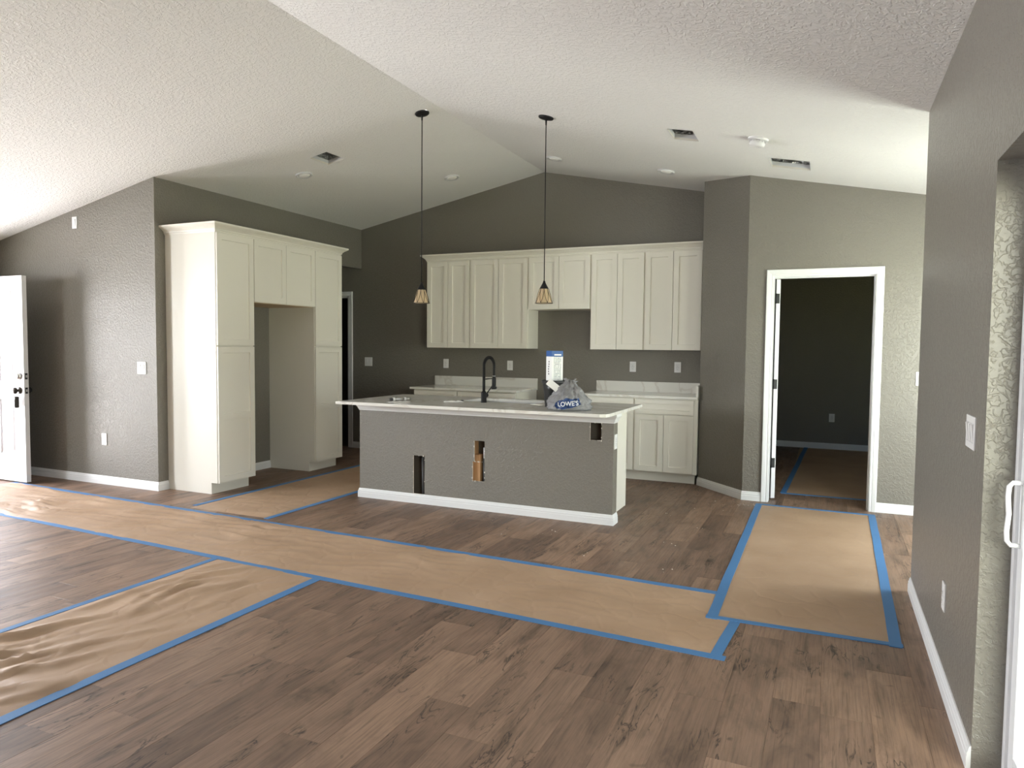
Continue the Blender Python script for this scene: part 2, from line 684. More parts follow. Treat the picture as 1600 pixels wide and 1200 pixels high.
def room_spans(xm):
    """floor extent in Y for a plank row centred at xm"""
    if xm < X_P - 0.06:
        return [(Y_N, 7.95)]
    if xm < XA0:
        return [(Y_N, Y_B)]
    if xm < X_W:
        return [(Y_N, 10.95)]
    if xm < X_E:
        return [(Y_W, 10.95)]
    return [(Y_D, 10.95)]


k0 = math.floor((X_F + 0.166) / PW)
k1 = math.ceil((2.6 + 0.166) / PW)
for k in range(k0, k1):
    xa, xb = -0.166 + k * PW, -0.166 + (k + 1) * PW
    oy = ROWOFF.get(k, random.uniform(0, PL))
    for (ya, yb) in room_spans((xa + xb) / 2):
        j = math.floor((ya - oy) / PL)
        while oy + j * PL < yb:
            p0, p1 = max(ya, oy + j * PL), min(yb, oy + (j + 1) * PL)
            if p1 - p0 > 0.02:
                planks.append((xa, xb, p0, p1))
            j += 1


def plank_geo(xa, xb, ya, yb, b=0.0010, dz=-0.0012):
    vs = [(xa, ya, dz), (xb, ya, dz), (xb, yb, dz), (xa, yb, dz),
          (xa + b, ya + b, 0), (xb - b, ya + b, 0), (xb - b, yb - b, 0), (xa + b, yb - b, 0)]
    fs = [(4, 5, 6, 7), (0, 1, 5, 4), (1, 2, 6, 5), (2, 3, 7, 6), (3, 0, 4, 7)]
    return vs, fs


PAPERS = [(-7.22, -0.40, 3.29, 4.25), (-3.57, -2.75, 0.3, 3.4), (-0.54, 0.36, 3.75, 6.65), (-4.92, -4.05, 4.3, 7.8)]


def seen(pl):
    xa, xb, ya, yb = pl
    n = 0
    for fx in (0.1, 0.5, 0.9):
        for fy in (0.1, 0.3, 0.5, 0.7, 0.9):
            x, y = xa + (xb - xa) * fx, ya + (yb - ya) * fy
            q = project((x, y, 0))
            if q and 0 <= q[0] <= 1600 and 0 <= q[1] <= 1200:
                if any(a < x < b and c < y < d for a, b, c, d in PAPERS):
                    continue
                if x < X_P and y > Y_L:
                    continue
                if y > 7.0 and not (-0.46 < x < 0.9):
                    continue
                if x > X_W and y < Y_W:
                    continue
                n += 1.0 / (q[2] ** 2)
    return n


scored = sorted(((seen(p), p) for p in planks), reverse=True)
near = [p for s, p in scored if s > 0][:296]
nearset = set(near)
for p in near:
    vs, fs = plank_geo(*p)
    cx, cy = (p[0] + p[1]) / 2, (p[2] + p[3]) / 2
    me = bpy.data.meshes.new('plank')
    me.from_pydata([(x - cx, y - cy, z) for x, y, z in vs], [], fs)
    at = me.attributes.new('rnd', 'FLOAT', 'FACE')
    rv = random.random()
    at.data.foreach_set('value', [rv] * len(fs))
    me.materials.append(M['plank'])
    o = bpy.data.objects.new('plank', me)
    o.location = (cx, cy, 0)
    o.parent = floor
    COL.objects.link(o)
mb = MB()
vals = []
for p in planks:
    if p not in nearset:
        vs, fs = plank_geo(*p)
        mb.add(vs, fs)
        vals += [random.random()] * len(fs)
rest = mb.build('distant_planks', 'plank', floor, fix=False)
rest['kind'] = 'stuff'
rest.data.attributes.new('rnd', 'FLOAT', 'FACE').data.foreach_set('value', vals)

# ------------------------------------------------------------------ ceiling (two slopes, vent holes left open)
VENTS = [(-4.565, -4.365, 5.452, 5.728), (-1.178, -0.985, 5.470, 5.768), (-0.485, -0.185, 6.068, 6.376)]
xsL = sorted({X_F - 0.1, XR} | {v for a in VENTS[:1] for v in a[:2]})
xsR = sorted({XR, X_E + 0.1} | {v for a in VENTS[1:] for v in a[:2]})
ys = sorted({Y_N - 0.1, Y_B + 0.1} | {v for a in VENTS for v in a[2:]})
mb = MB()
for xs in (xsL, xsR):
    for i in range(len(xs) - 1):
        for j in range(len(ys) - 1):
            cx, cy = (xs[i] + xs[i + 1]) / 2, (ys[j] + ys[j + 1]) / 2
            if any(a < cx < b and c < cy < d for a, b, c, d in VENTS):
                continue
            mb.add([(xs[i], ys[j], zc(xs[i])), (xs[i + 1], ys[j], zc(xs[i + 1])),
                    (xs[i + 1], ys[j + 1], zc(xs[i + 1])), (xs[i], ys[j + 1], zc(xs[i]))], [(0, 3, 2, 1)])
S(mb.build('ceiling', 'ceiling', fix=False), 'white textured vaulted ceiling')
S(MB().box(X_F, X_P - TH, Y_L + TH, Y_B, 2.44, 2.50).build('ceiling_hall', 'ceiling'), 'flat white ceiling of the hall')
S(MB().prism([(-0.66, Y_D + TH), (2.7, Y_D + TH), (2.7, 11.0), (-1.3, 11.0), (-1.3, Y_B + 0.05), (-1.11, Y_B), (-1.11, 7.41)], mXY, 2.44, 2.50).build('ceiling_bedroom', 'ceiling'), 'flat white ceiling of the bedroom')

# ------------------------------------------------------------------ walls
S(MB().prism(gable(X_F, X_P), mXZ, Y_L, Y_L + TH).build('wall_left', 'wall'), 'grey textured wall beside the front door')
mb = MB()
mb.box(X_P - TH, X_P, Y_L + TH, 6.72, 0, zc(X_P) + 0.02)
mb.box(X_P - TH, X_P, 6.72, Y_B, 2.408, zc(X_P) + 0.02)
S(mb.build('wall_pantry', 'wall'), 'grey wall behind the tall cabinets with hall opening')
mb = MB()
HX0, HX1, HZ = -6.72, -5.95, 2.05
mb.prism(gable(X_F, HX0), mXZ, Y_B, Y_B + TH)
mb.prism(gable(HX0, HX1, HZ), mXZ, Y_B, Y_B + TH)
mb.prism(gable(HX1, XA0 + TH), mXZ, Y_B, Y_B + TH)
S(mb.build('wall_back', 'wall'), 'dark grey kitchen gable wall')
mb = MB()
zt0, zt1 = zc(XA0) + 0.02, zc(XA) + 0.02
mb.add([(XA0, YA0, 0), (XA, Y_D, 0), (XA, Y_D, zt1), (XA0, YA0, zt0),
        (XA0 + TH, YA0 + 0.05, 0), (XA, Y_D + TH, 0), (XA, Y_D + TH, zt1), (XA0 + TH, YA0 + 0.05, zt0)],
       [(0, 1, 2, 3), (4, 7, 6, 5), (0, 4, 5, 1), (3, 2, 6, 7), (0, 3, 7, 4), (1, 5, 6, 2)])
mb.box(XA0, XA0 + TH, YA0, Y_B, 0, zt0)
S(mb.build('wall_angled', 'wall'), 'grey angled wall beside the base cabinets')
DX0, DX1, DZ = -0.470, 0.345, 2.040
mb = MB()
mb.prism(gable(XA, DX0 - 0.018), mXZ, Y_D, Y_D + TH)
mb.prism(gable(DX0 - 0.018, DX1 + 0.018, DZ + 0.018), mXZ, Y_D, Y_D + TH)
mb.prism(gable(DX1 + 0.018, X_E + 0.1), mXZ, Y_D, Y_D + TH)
S(mb.build('wall_door', 'wall'), 'grey textured wall around the bedroom doorway')
SY0, SY1, SZ = 0.80, 2.715, 2.000
mb = MB()
zt = zc(X_W) + 0.0
WT = 0.20
mb.box(X_W, X_W + WT, SY1, Y_W, 0, zt)
mb.box(X_W, X_W + WT, SY0, SY1, SZ, zt)
mb.box(X_W, X_W + WT, Y_N, SY0, 0, zt)
S(mb.build('wall_right', 'wall'), 'grey wall with the recessed sliding door')
mb = MB()
KX0, KX1, KZ0, KZ1 = 0.85, 1.72, 0.75, 2.05
mb.prism(gable(X_W + WT, KX0), mXZ, Y_W - WT, Y_W)
mb.prism(gable(KX1, X_E), mXZ, Y_W - WT, Y_W)
mb.prism(gable(KX0, KX1, KZ1), mXZ, Y_W - WT, Y_W)
mb.box(KX0, KX1, Y_W - WT, Y_W, 0, KZ0)
S(mb.build('wall_nook', 'wall'), 'grey side wall of the dining nook')
NY0, NY1, NZ = 4.80, 6.05, 2.05
mb = MB()
zt = zc(X_E) + 0.03
mb.box(X_E, X_E + TH, Y_W - WT, NY0, 0, zt)
mb.box(X_E, X_E + TH, NY0, NY1, NZ, zt)
mb.box(X_E, X_E + TH, NY1, Y_D + TH, 0, zt)
S(mb.build('wall_rear', 'wall'), 'grey end wall of the dining nook')
FY0, FY1, FZ = 3.435, 4.365, 2.055
GY0, GY1, GZ0, GZ1 = 0.0, 1.8, 0.65, 2.05
mb = MB()
zt = zc(X_F) + 0.03
mb.box(X_F - TH, X_F, Y_N, GY0, 0, zt)
mb.box(X_F - TH, X_F, GY0, GY1, 0, GZ0)
mb.box(X_F - TH, X_F, GY0, GY1, GZ1, zt)
mb.box(X_F - TH, X_F, GY1, FY0, 0, zt)
mb.box(X_F - TH, X_F, FY0, FY1, FZ, zt)
mb.box(X_F - TH, X_F, FY1, 10.2, 0, zt)
S(mb.build('wall_front', 'wall'), 'grey front wall with the entry doorway')
S(MB().prism(gable(X_F - TH, X_W + WT), mXZ, Y_N - TH, Y_N).build('wall_near', 'wall'), 'grey wall opposite the kitchen')
# bedroom shell and the dark room off the hall
mb = MB()
mb.box(-1.35, 2.7, 10.86, 10.98, 0, 2.46)
S(mb.build('wall_bedroom_far', 'wall'), 'dark grey far wall of the bedroom')
S(MB().box(-1.35, -1.23, Y_B + TH, 10.86, 0, 2.46).build('wall_bedroom_left', 'wall'), 'dark grey left wall of the bedroom')
S(MB().box(2.6, 2.7, Y_D + TH, 10.86, 0, 2.46).build('wall_bedroom_right', 'wall'), 'dark grey right wall of the bedroom')
mb = MB()
mb.box(X_F, -5.2, 10.0, 10.1, 0, 2.5)
mb.box(-5.3, -5.2, Y_B + TH, 10.0, 0, 2.5)
mb.box(X_F, -5.2, Y_B + TH, 10.1, 2.45, 2.5)
S(mb.build('wall_hall_room', 'wall'), 'grey walls of the unlit room off the hall')

# ------------------------------------------------------------------ trim: baseboards and casings
BBP = [(0, 0), (0.014, 0), (0.014, 0.044), (0.0115, 0.048), (0.0125, 0.052), (0.0125, 0.060), (0.0085, 0.066),
       (0.0085, 0.071), (0.0045, 0.082), (0, 0.083)]


def baseboard(name, path, label=None):
    # path runs so that the room lies on its left
    return S(MB().sweep(path, BBP, lambda p, d: (p.x, p.y, d)).build(name, 'trim'), label)


# the room lies on the left of travel for each run
baseboard('baseboard_left', [(X_P, 4.808), (X_P, Y_L), (X_F, Y_L)], 'white baseboard along the wall beside the front door')
baseboard('baseboard_pantry', [(X_P, 6.16), (X_P, 5.27)], 'white baseboard inside the refrigerator recess')
baseboard('baseboard_back', [(-4.56, Y_B), (HX1 + 0.058, Y_B)], 'white baseboard on the dark kitchen wall')
baseboard('baseboard_angled', [(DX0 - 0.06, Y_D), (XA, Y_D), (XA0, YA0)], 'white baseboard around the angled wall')
baseboard('baseboard_door', [(X_E, Y_D), (DX1 + 0.06, Y_D)], 'white baseboard beside the bedroom doorway')
baseboard('baseboard_right', [(X_W, SY1), (X_W, Y_W)],
          'white baseboard along the near right wall')
baseboard('baseboard_bedroom', [(2.6, 10.86), (-1.23, 10.86)], 'white baseboard at the far bedroom wall')

CSP = [(0.006, 0), (0.006, 0.011), (0.016, 0.013), (0.022, 0.010), (0.028, 0.014), (0.045, 0.017), (0.057, 0.019),
       (0.063, 0.017), (0.063, 0)]


def casing(name, x0, x1, z1, y, sgn, label=None):
    path = [(x1, 0.0), (x1, z1), (x0, z1), (x0, 0.0)]
    path = path[::-1]
    mb = MB().sweep(path, CSP, lambda p, d: (p.x, y - sgn * d, p.y))
    return S(mb.build(name, 'trim'), label)


t = casing('trim_1', DX0, DX1, DZ, Y_D, 1, 'white door casing and jamb of the bedroom doorway')
mb = MB()
mb.box(DX0 - 0.018, DX0, Y_D - 0.002, Y_D + TH + 0.002, 0, DZ + 0.018)
mb.box(DX1, DX1 + 0.018, Y_D - 0.002, Y_D + TH + 0.002, 0, DZ + 0.018)
mb.box(DX0, DX1, Y_D - 0.002, Y_D + TH + 0.002, DZ, DZ + 0.018)
mb.box(DX1 - 0.011, DX1, Y_D + 0.04, Y_D + 0.075, 0, DZ)
mb.box(DX0, DX1 - 0.011, Y_D + 0.04, Y_D + 0.075, DZ - 0.011, DZ)
mb.build('door_jamb', 'trim', t)
MB().box(DX1 - 0.0125, DX1 - 0.0105 + 0.012, Y_D + 0.076, Y_D + 0.1, 0.90, 0.96).build('strike_plate', 'black', t)
t = casing('trim_2', HX0, HX1, HZ, Y_B, 1, 'white casing of the dark hall doorway')
mb = MB()
mb.box(HX0 - 0.0, HX0 + 0.018, Y_B, Y_B + TH, 0, HZ)
mb.box(HX1 - 0.018, HX1, Y_B, Y_B + TH, 0, HZ)
mb.box(HX0, HX1, Y_B, Y_B + TH, HZ - 0.018, HZ)
mb.build('door_jamb', 'trim', t)

# ------------------------------------------------------------------ doors
# front door leaf, folded back against the left wall, seen on its outer face
d1 = empty('door_1', (-7.160, 4.362, 0.012), 0, 'white six-panel front door standing open against the grey wall', kind='structure')
DWID, DHT, DTK = 0.905, 2.024, 0.044
mb = MB()
pan = []
for cx0, cx1 in ((-0.395, -0.15), (-0.755, -0.51)):
    for z0, z1 in ((0.265, 0.815), (0.985, 1.59), (1.745, 1.915)):
        pan.append((cx0, cx1, z0, z1))
xs = sorted({-DWID, 0.0} | {v for p in pan for v in p[:2]})
zs = sorted({0.0, DHT} | {v for p in pan for v in p[2:]})
for side, y in ((-1, 0.0), (1, DTK)):
    for i in range(len(xs) - 1):
        for j in range(len(zs) - 1):
            xa, xb, za, zb = xs[i], xs[i + 1], zs[j], zs[j + 1]
            isp = any(p[0] - 1e-6 < xa and xb < p[1] + 1e-6 and p[2] - 1e-6 < za and zb < p[3] + 1e-6 for p in pan)
            if not isp:
                mb.add([(xa, y, za), (xb, y, za), (xb, y, zb), (xa, y, zb)], [(0, 1, 2, 3)])
            else:
                rings = [(0, 0), (0.010, -0.013), (0.024, -0.013), (0.045, -0.002)]
                prev = None
                for off, dep in rings:
                    yy = y + (-side) * (-dep)
                    r = [(xa + off, yy, za + off), (xb - off, yy, za + off), (xb - off, yy, zb - off), (xa + off, yy, zb - off)]
                    if prev:
                        mb.add(prev + r, [(0, 1, 5, 4), (1, 2, 6, 5), (2, 3, 7, 6), (3, 0, 4, 7)])
                    prev = r
                mb.add(prev, [(0, 1, 2, 3)])
mb.add([(0, 0, 0), (0, DTK, 0), (0, DTK, DHT), (0, 0, DHT)], [(0, 1, 2, 3)])
mb.add([(-DWID, 0, 0), (-DWID, DTK, 0), (-DWID, DTK, DHT), (-DWID, 0, DHT)], [(0, 3, 2, 1)])
mb.add([(-DWID, 0, DHT), (0, 0, DHT), (0, DTK, DHT), (-DWID, DTK, DHT)], [(0, 1, 2, 3)])
mb.add([(-DWID, 0, 0), (0, 0, 0), (0, DTK, 0), (-DWID, DTK, 0)], [(0, 3, 2, 1)])
mb.build('door_leaf', 'door', d1)
ROTX = Matrix.Rotation(math.radians(90), 4, 'X')      # lathe axis z -> -y
MB().lathe([(0.034, 0), (0.034, 0.014), (0.026, 0.022), (0.022, 0.034)], (-0.07, 0.001, 1.045), 20, mat=ROTX).build('deadbolt', 'chrome', d1)
kn = MB().lathe([(0.034, 0), (0.034, 0.009), (0.013, 0.013), (0.013, 0.03), (0.029, 0.037), (0.032, 0.050), (0.024, 0.064), (0.004, 0.067)],
                (-0.07, 0.001, 0.905), 20, mat=ROTX).build('door_knob', 'bronze', d1)
MB().lathe([(0.034, 0), (0.034, 0.009), (0.013, 0.013), (0.013, 0.03), (0.029, 0.037), (0.032, 0.050), (0.024, 0.064), (0.004, 0.067)],
           (-0.07, DTK - 0.001, 0.905), 20, mat=Matrix.Rotation(math.radians(-90), 4, 'X')).build('inner_knob', 'black', d1)
MB().box(-0.001, 0.002, 0.010, 0.034, 0.875, 0.935).build('latch_plate', 'black', d1)
MB().box(-0.001, 0.002, 0.010, 0.034, 1.015, 1.075).build('latch_plate', 'black', d1)
for zz in (0.905, 1.045):
    MB().box(0.001, 0.006, 0.016, 0.028, zz - 0.012, zz + 0.012).build('latch_bolt', 'chrome', d1)
for zz in (0.25, 1.02, 1.8):
    MB().box(-DWID - 0.006, -DWID + 0.001, 0.002, 0.04, zz - 0.045, zz + 0.045).build('hinge', 'black', d1)
lb = empty('lock_box', (-7.232, 4.335, 0.835), 0, 'small dark key lock box hanging from the front door knob', 'lock box')
mb = MB()
mb.bevbox(-0.032, 0.032, -0.036, 0.004, -0.085, 0.025, 0.006)
mb.build('case', 'bronze', lb)
MB().tube([(-0.015, -0.012, 0.02), (-0.015, -0.012, 0.075), (-0.011, -0.012, 0.098), (0, -0.012, 0.104), (0.011, -0.012, 0.098), (0.015, -0.012, 0.075), (0.015, -0.012, 0.02)],
          0.004, 8).build('shackle', 'chrome', lb)
MB().bevbox(-0.025, 0.025, -0.039, -0.035, -0.075, -0.005, 0.001).build('dial_cover', 'blackplastic', lb)
# front door frame
t = S(MB().sweep([(FY0, 0), (FY0, FZ), (FY1, FZ), (FY1, 0)], CSP, lambda p, d: (X_F + d, p.x, p.y)).build('trim_3', 'trim'),
      'white casing of the front door opening')

# bedroom door leaf, folded back behind the wall, only its hinge edge shows
ang = math.radians(118)
d2 = empty('door_2', (-0.457, Y_D + TH + 0.012, 0.012), ang, 'white bedroom door opened back with black hinges on its edge', kind='structure')
BW, BT = 0.80, 0.037
mb = MB()
pan = [(0.11, 0.36, 0.25, 0.80), (0.44, 0.69, 0.25, 0.80), (0.11, 0.36, 0.98, 1.85), (0.44, 0.69, 0.98, 1.85)]
xs = sorted({0.0, BW} | {v for p in pan for v in p[:2]})
zs = sorted({0.0, 2.02} | {v for p in pan for v in p[2:]})
for y in (0.0, -BT):
    s = 1 if y == 0.0 else -1
    for i in range(len(xs) - 1):
        for j in range(len(zs) - 1):
            xa, xb, za, zb = xs[i], xs[i + 1], zs[j], zs[j + 1]
            isp = any(p[0] - 1e-6 < xa and xb < p[1] + 1e-6 and p[2] - 1e-6 < za and zb < p[3] + 1e-6 for p in pan)
            if isp:
                o2, yy = 0.02, y - s * 0.006
                A = [(xa, y, za), (xb, y, za), (xb, y, zb), (xa, y, zb)]
                B = [(xa + o2, yy, za + o2), (xb - o2, yy, za + o2), (xb - o2, yy, zb - o2), (xa + o2, yy, zb - o2)]
                mb.add(A + B, [(0, 1, 5, 4), (1, 2, 6, 5), (2, 3, 7, 6), (3, 0, 4, 7), (4, 5, 6, 7)])
            else:
                mb.add([(xa, y, za), (xb, y, za), (xb, y, zb), (xa, y, zb)], [(0, 1, 2, 3)])
mb.add([(0, 0, 0), (0, -BT, 0), (0, -BT, 2.02), (0, 0, 2.02)], [(0, 1, 2, 3)])
mb.add([(BW, 0, 0), (BW, -BT, 0), (BW, -BT, 2.02), (BW, 0, 2.02)], [(0, 1, 2, 3)])
mb.add([(0, 0, 2.02), (BW, 0, 2.02), (BW, -BT, 2.02), (0, -BT, 2.02)], [(0, 1, 2, 3)])
mb.add([(0, 0, 0), (BW, 0, 0), (BW, -BT, 0), (0, -BT, 0)], [(0, 1, 2, 3)])
mb.build('door_leaf', 'door', d2)
for zz in (1.845, 1.06, 0.33):
    mb = MB()
    mb.bevbox(-0.0025, 0.0005, -0.030, 0.006, zz - 0.045, zz + 0.045, 0.001)
    mb.tube([(-0.004, 0.006, zz - 0.046), (-0.004, 0.006, zz + 0.046)], 0.006, 8)
    mb.build('hinge', 'black', d2)
for sy, rot in ((0.0, -90), (-BT, 90)):
    MB().lathe([(0.030, 0), (0.030, 0.008), (0.011, 0.012), (0.011, 0.03), (0.026, 0.04), (0.02, 0.06), (0.004, 0.063)],
               (BW - 0.065, sy, 0.92), 16, mat=Matrix.Rotation(math.radians(rot), 4, 'X')).build('door_knob', 'black', d2)

# sliding patio door in the recess of the right wall
d3 = empty('door_3', (X_W + 0.085, SY0, 0.0), 0, 'white framed sliding glass door in the wall recess', kind='structure')
wid = SY1 - SY0
mb = MB()
mb.box(0, 0.115, wid - 0.035, wid, 0, SZ)
mb.box(0, 0.115, 0, 0.035, 0, SZ)
mb.box(0, 0.115, 0.035, wid - 0.035, SZ - 0.035, SZ)
mb.box(0, 0.115, 0.035, wid - 0.035, 0, 0.03)
mb.box(0.048, 0.056, 0.035, wid - 0.035, 0.03, 0.045)
mb.build('frame', 'vinyl', d3)
for nm, x0, y0, y1 in (('sliding_panel', 0.008, wid / 2 - 0.03, wid - 0.037), ('fixed_panel', 0.062, 0.037, wid / 2 + 0.03)):
    mb = MB()
    mb.bevbox(x0, x0 + 0.036, y1 - 0.065, y1, 0.032, SZ - 0.037, 0.003)
    mb.bevbox(x0, x0 + 0.036, y0, y0 + 0.065, 0.032, SZ - 0.037, 0.003)
    mb.box(x0 + 0.002, x0 + 0.034, y0 + 0.065, y1 - 0.065, 0.032, 0.12)
    mb.box(x0 + 0.002, x0 + 0.034, y0 + 0.065, y1 - 0.065, SZ - 0.11, SZ - 0.037)
    po = mb.build(nm, 'vinyl', d3)
    MB().box(x0 + 0.015, x0 + 0.021, y0 + 0.06, y1 - 0.06, 0.115, SZ - 0.105).build('pane', 'pane', po)
    if nm == 'sliding_panel':
        yh = y1 - 0.034
        MB().tube([(x0 + 0.002, yh, 0.985), (x0 - 0.026, yh, 0.985), (x0 - 0.036, yh, 0.972), (x0 - 0.038, yh, 0.94), (x0 - 0.034, yh, 0.885), (x0 - 0.038, yh, 0.83),
                   (x0 - 0.036, yh, 0.80), (x0 - 0.026, yh, 0.787), (x0 + 0.002, yh, 0.787)], 0.0075, 8).build('pull_handle', 'vinyl', po)
# guessed front window, added for light, and nook slider (outside the picture, carry daylight)
w1 = empty('added_window_1', (X_F - 0.06, GY0, GZ0), 0, 'unseen white framed front window added for daylight', kind='structure')
mb = MB()
gw, gh = GY1 - GY0, GZ1 - GZ0
for y0, y1 in ((0, 0.05), (gw - 0.05, gw), (gw / 2 - 0.025, gw / 2 + 0.025)):
    mb.box(-0.03, 0.03, y0, y1, 0, gh)
mb.box(-0.03, 0.03, 0.05, gw - 0.05, 0, 0.05)
mb.box(-0.03, 0.03, 0.05, gw - 0.05, gh - 0.05, gh)
mb.build('window_frame', 'vinyl', w1)
for y0, y1 in ((0.05, gw / 2 - 0.025), (gw / 2 + 0.025, gw - 0.05)):
    MB().box(-0.003, 0.003, y0, y1, 0.05, gh - 0.05).build('pane', 'pane', w1)
w2 = empty('window_2', (X_E + 0.06, NY0, 0), 0, 'white framed glass door of the nook', kind='structure')
mb = MB()
gw, gh = NY1 - NY0, NZ
for y0, y1 in ((0, 0.04), (gw - 0.04, gw)):
    mb.box(-0.05, 0.05, y0, y1, 0, gh)
mb.box(-0.05, 0.05, 0.04, gw - 0.04, 0, 0.04)
mb.box(-0.05, 0.05, 0.04, gw - 0.04, gh - 0.04, gh)
mb.build('window_frame', 'vinyl', w2)
MB().box(-0.003, 0.003, 0.04, gw - 0.04, 0.04, gh - 0.04).build('pane', 'pane', w2)

w3 = empty('window_3', (KX0, Y_W - 0.12, KZ0), 0, 'white framed side window of the nook', kind='structure')
gw, gh = KX1 - KX0, KZ1 - KZ0
mb = MB()
for x0, x1 in ((0, 0.04), (gw - 0.04, gw)):
    mb.box(x0, x1, -0.03, 0.03, 0, gh)
mb.box(0.04, gw - 0.04, -0.03, 0.03, 0, 0.04)
mb.box(0.04, gw - 0.04, -0.03, 0.03, gh - 0.04, gh)
mb.box(0.04, gw - 0.04, -0.02, 0.02, gh / 2 - 0.02, gh / 2 + 0.02)
mb.build('window_frame', 'vinyl', w3)
for z0, z1 in ((0.04, gh / 2 - 0.02), (gh / 2 + 0.02, gh - 0.04)):
    MB().box(0.04, gw - 0.04, -0.003, 0.003, z0, z1).build('pane', 'pane', w3)
# ground outside
S(MB().box(-40, X_F - TH, -30, 40, -0.30, -0.16).build('ground_front', 'concrete'), 'pale concrete drive outside the front door')
S(MB().box(X_W + WT, 40, -30, 40, -0.30, -0.16).build('ground_rear', 'lawn'), 'green lawn outside the sliding door')


# ------------------------------------------------------------------ cabinets
def shaker(mb, u0, u1, z0, z1, y0, th=0.019, st=0.057, rec=0.0120, mids=()):
    """five piece shaker front; front face at y0 (towards -Y), back at y0+th"""
    zs = [z0] + [m for m in mids] + [z1]
    # frame ring cells
    opens = []
    lo = z0 + st
    for m_ in list(mids):
        opens.append((lo, m_ - st / 2))
        lo = m_ + st / 2
    opens.append((lo, z1 - st))
    xs = [u0, u0 + st, u1 - st, u1]
    q = lambda a, b, c, d, y: mb.add([(a, y, c), (b, y, c), (b, y, d), (a, y, d)], [(0, 1, 2, 3)])
    q(xs[0], xs[1], z0, z1, y0)
    q(xs[2], xs[3], z0, z1, y0)
    zz = z0
    for a, b in opens:
        q(xs[1], xs[2], zz, a, y0)
        zz = b
        s = 0.002
        A = [(xs[1], y0, a), (xs[2], y0, a), (xs[2], y0, b), (xs[1], y0, b)]
        B = [(xs[1] + s, y0 + rec, a + s), (xs[2] - s, y0 + rec, a + s), (xs[2] - s, y0 + rec, b - s), (xs[1] + s, y0 + rec, b - s)]
        mb.add(A + B, [(0, 1, 5, 4), (1, 2, 6, 5), (2, 3, 7, 6), (3, 0, 4, 7), (4, 5, 6, 7)])
    q(xs[1], xs[2], zz, z1, y0)
    y1 = y0 + th
    mb.add([(u0, y0, z0), (u1, y0, z0), (u1, y0, z1), (u0, y0, z1), (u0, y1, z0), (u1, y1, z0), (u1, y1, z1), (u0, y1, z1)],
           [(0, 4, 5, 1), (1, 5, 6, 2), (2, 6, 7, 3), (3, 7, 4, 0), (4, 7, 6, 5)])


def cabinet(name, loc, rz, w, depth, z0, z1, fronts, label, toe=0.0, cat='cabinet', group=None, underside=None, hollow=False):
    """local frame: x along the width, body front at y=0, body reaches back to +depth, doors stand 0.02 proud"""
    t = empty(name, loc, rz, label, cat, group)
    depth -= 0.0008      # scribe gap to the wall
    if toe:
        prof = [(0.075, z0), (depth, z0), (depth, z1), (0, z1), (0, z0 + toe), (0.075, z0 + toe)]
    else:
        prof = [(0, z0), (depth, z0), (depth, z1), (0, z1)]
    if hollow:
        mb = MB().box(0, w, depth - 0.012, depth, z0 + toe, z1).box(0, 0.018, 0.0, depth - 0.012, z0 + toe, z1).box(w - 0.018, w, 0.0, depth - 0.012, z0 + toe, z1)
        mb.box(0.018, w - 0.018, 0, depth - 0.012, z0 + toe, z0 + toe + 0.018).box(0, w, 0.075, depth, z0, z0 + toe)
        mb.box(0.018, w - 0.018, 0, 0.018, z1 - 0.15, z1)
        mb.build('body', 'cabinet', t)
    else:
        MB().prism(prof, mYZ, 0, w).build('body', 'cabinet', t)
    for kind, u0, u1, a, b, mids in fronts:
        mb = MB()
        shaker(mb, u0, u1, a, b, -0.0205, mids=mids, st=0.057 if kind == 'door' else 0.042)
        mb.build(kind, 'cabinet', t, fix=True)
    if underside:
        MB().box(0.018, w - 0.018, 0.02, depth - 0.02, z0 - 0.004, z0 + 0.001).build('underside', underside, t)
    return t


G = 0.0024
E_ = 0.0085
# --- upper run, five units
YU = 7.564 + 0.0205
UPX = [-4.541, -3.943, -3.189, -2.436, -1.833, -1.2]
UPZ = (1.372, 2.414)
up_lab = ['narrow white upper cabinet at the free end of the run by the dark wall',
          'wide white tall upper cabinet between the end unit and the range gap',
          'short white upper cabinet above the empty range space',
          'white tall upper cabinet immediately beside the range gap, above the longer backsplash',
          'white tall upper cabinet against the angled grey wall']
for i in range(5):
    x0, x1 = UPX[i], UPX[i + 1]
    w = x1 - x0
    zb = 1.822 if i == 2 else UPZ[0]
    wd = w - (0.022 if i == 4 else 0)
    fr = [('door', E_, wd / 2 - G, zb + 0.002, UPZ[1], ()), ('door', wd / 2 + G, wd - E_, zb + 0.002, UPZ[1], ())]
    cabinet('upper_cabinet', (x0, YU, 0), 0, w, Y_B - YU, zb, UPZ[1] + 0.004, fr, up_lab[i], group='upper kitchen cabinets')
CRP = [(-0.02, 2.418), (0.004, 2.418), (0.006, 2.430), (0.012, 2.434), (0.014, 2.446), (0.030, 2.462), (0.052, 2.476), (0.058, 2.482),
       (0.064, 2.484), (0.064, 2.500), (-0.02, 2.500)]
mb = MB()
yf = YU - 0.004
mb.sweep([(XA0 - 0.002, yf), (UPX[0], yf), (UPX[0], Y_B)][::-1], [(-w_, z_) for w_, z_ in CRP], lambda p, d: (p.x, p.y, d))
tag(mb.build('crown_molding', 'cabinet'), 'white crown molding capping the row of upper kitchen cabinets', 'molding')

# --- tall pantry run facing +X
XPF = -5.09 - 0.0205
PY = [4.811, 5.268, 6.163, 6.622]
PZ = (0.0, 2.408)
PD = -X_P + XPF
R90 = math.radians(90)


def pantry(y0, y1, label):
    w = y1 - y0
    fr = [('door', 0.004, w - 0.004, 0.108, 1.369, (0.715,)), ('door', 0.004, w - 0.004, 1.378, 2.402, ())]
    return cabinet('pantry_cabinet', (XPF, y0, 0), R90, w, PD, 0, PZ[1], fr, label, toe=0.105, group='tall pantry cabinets')


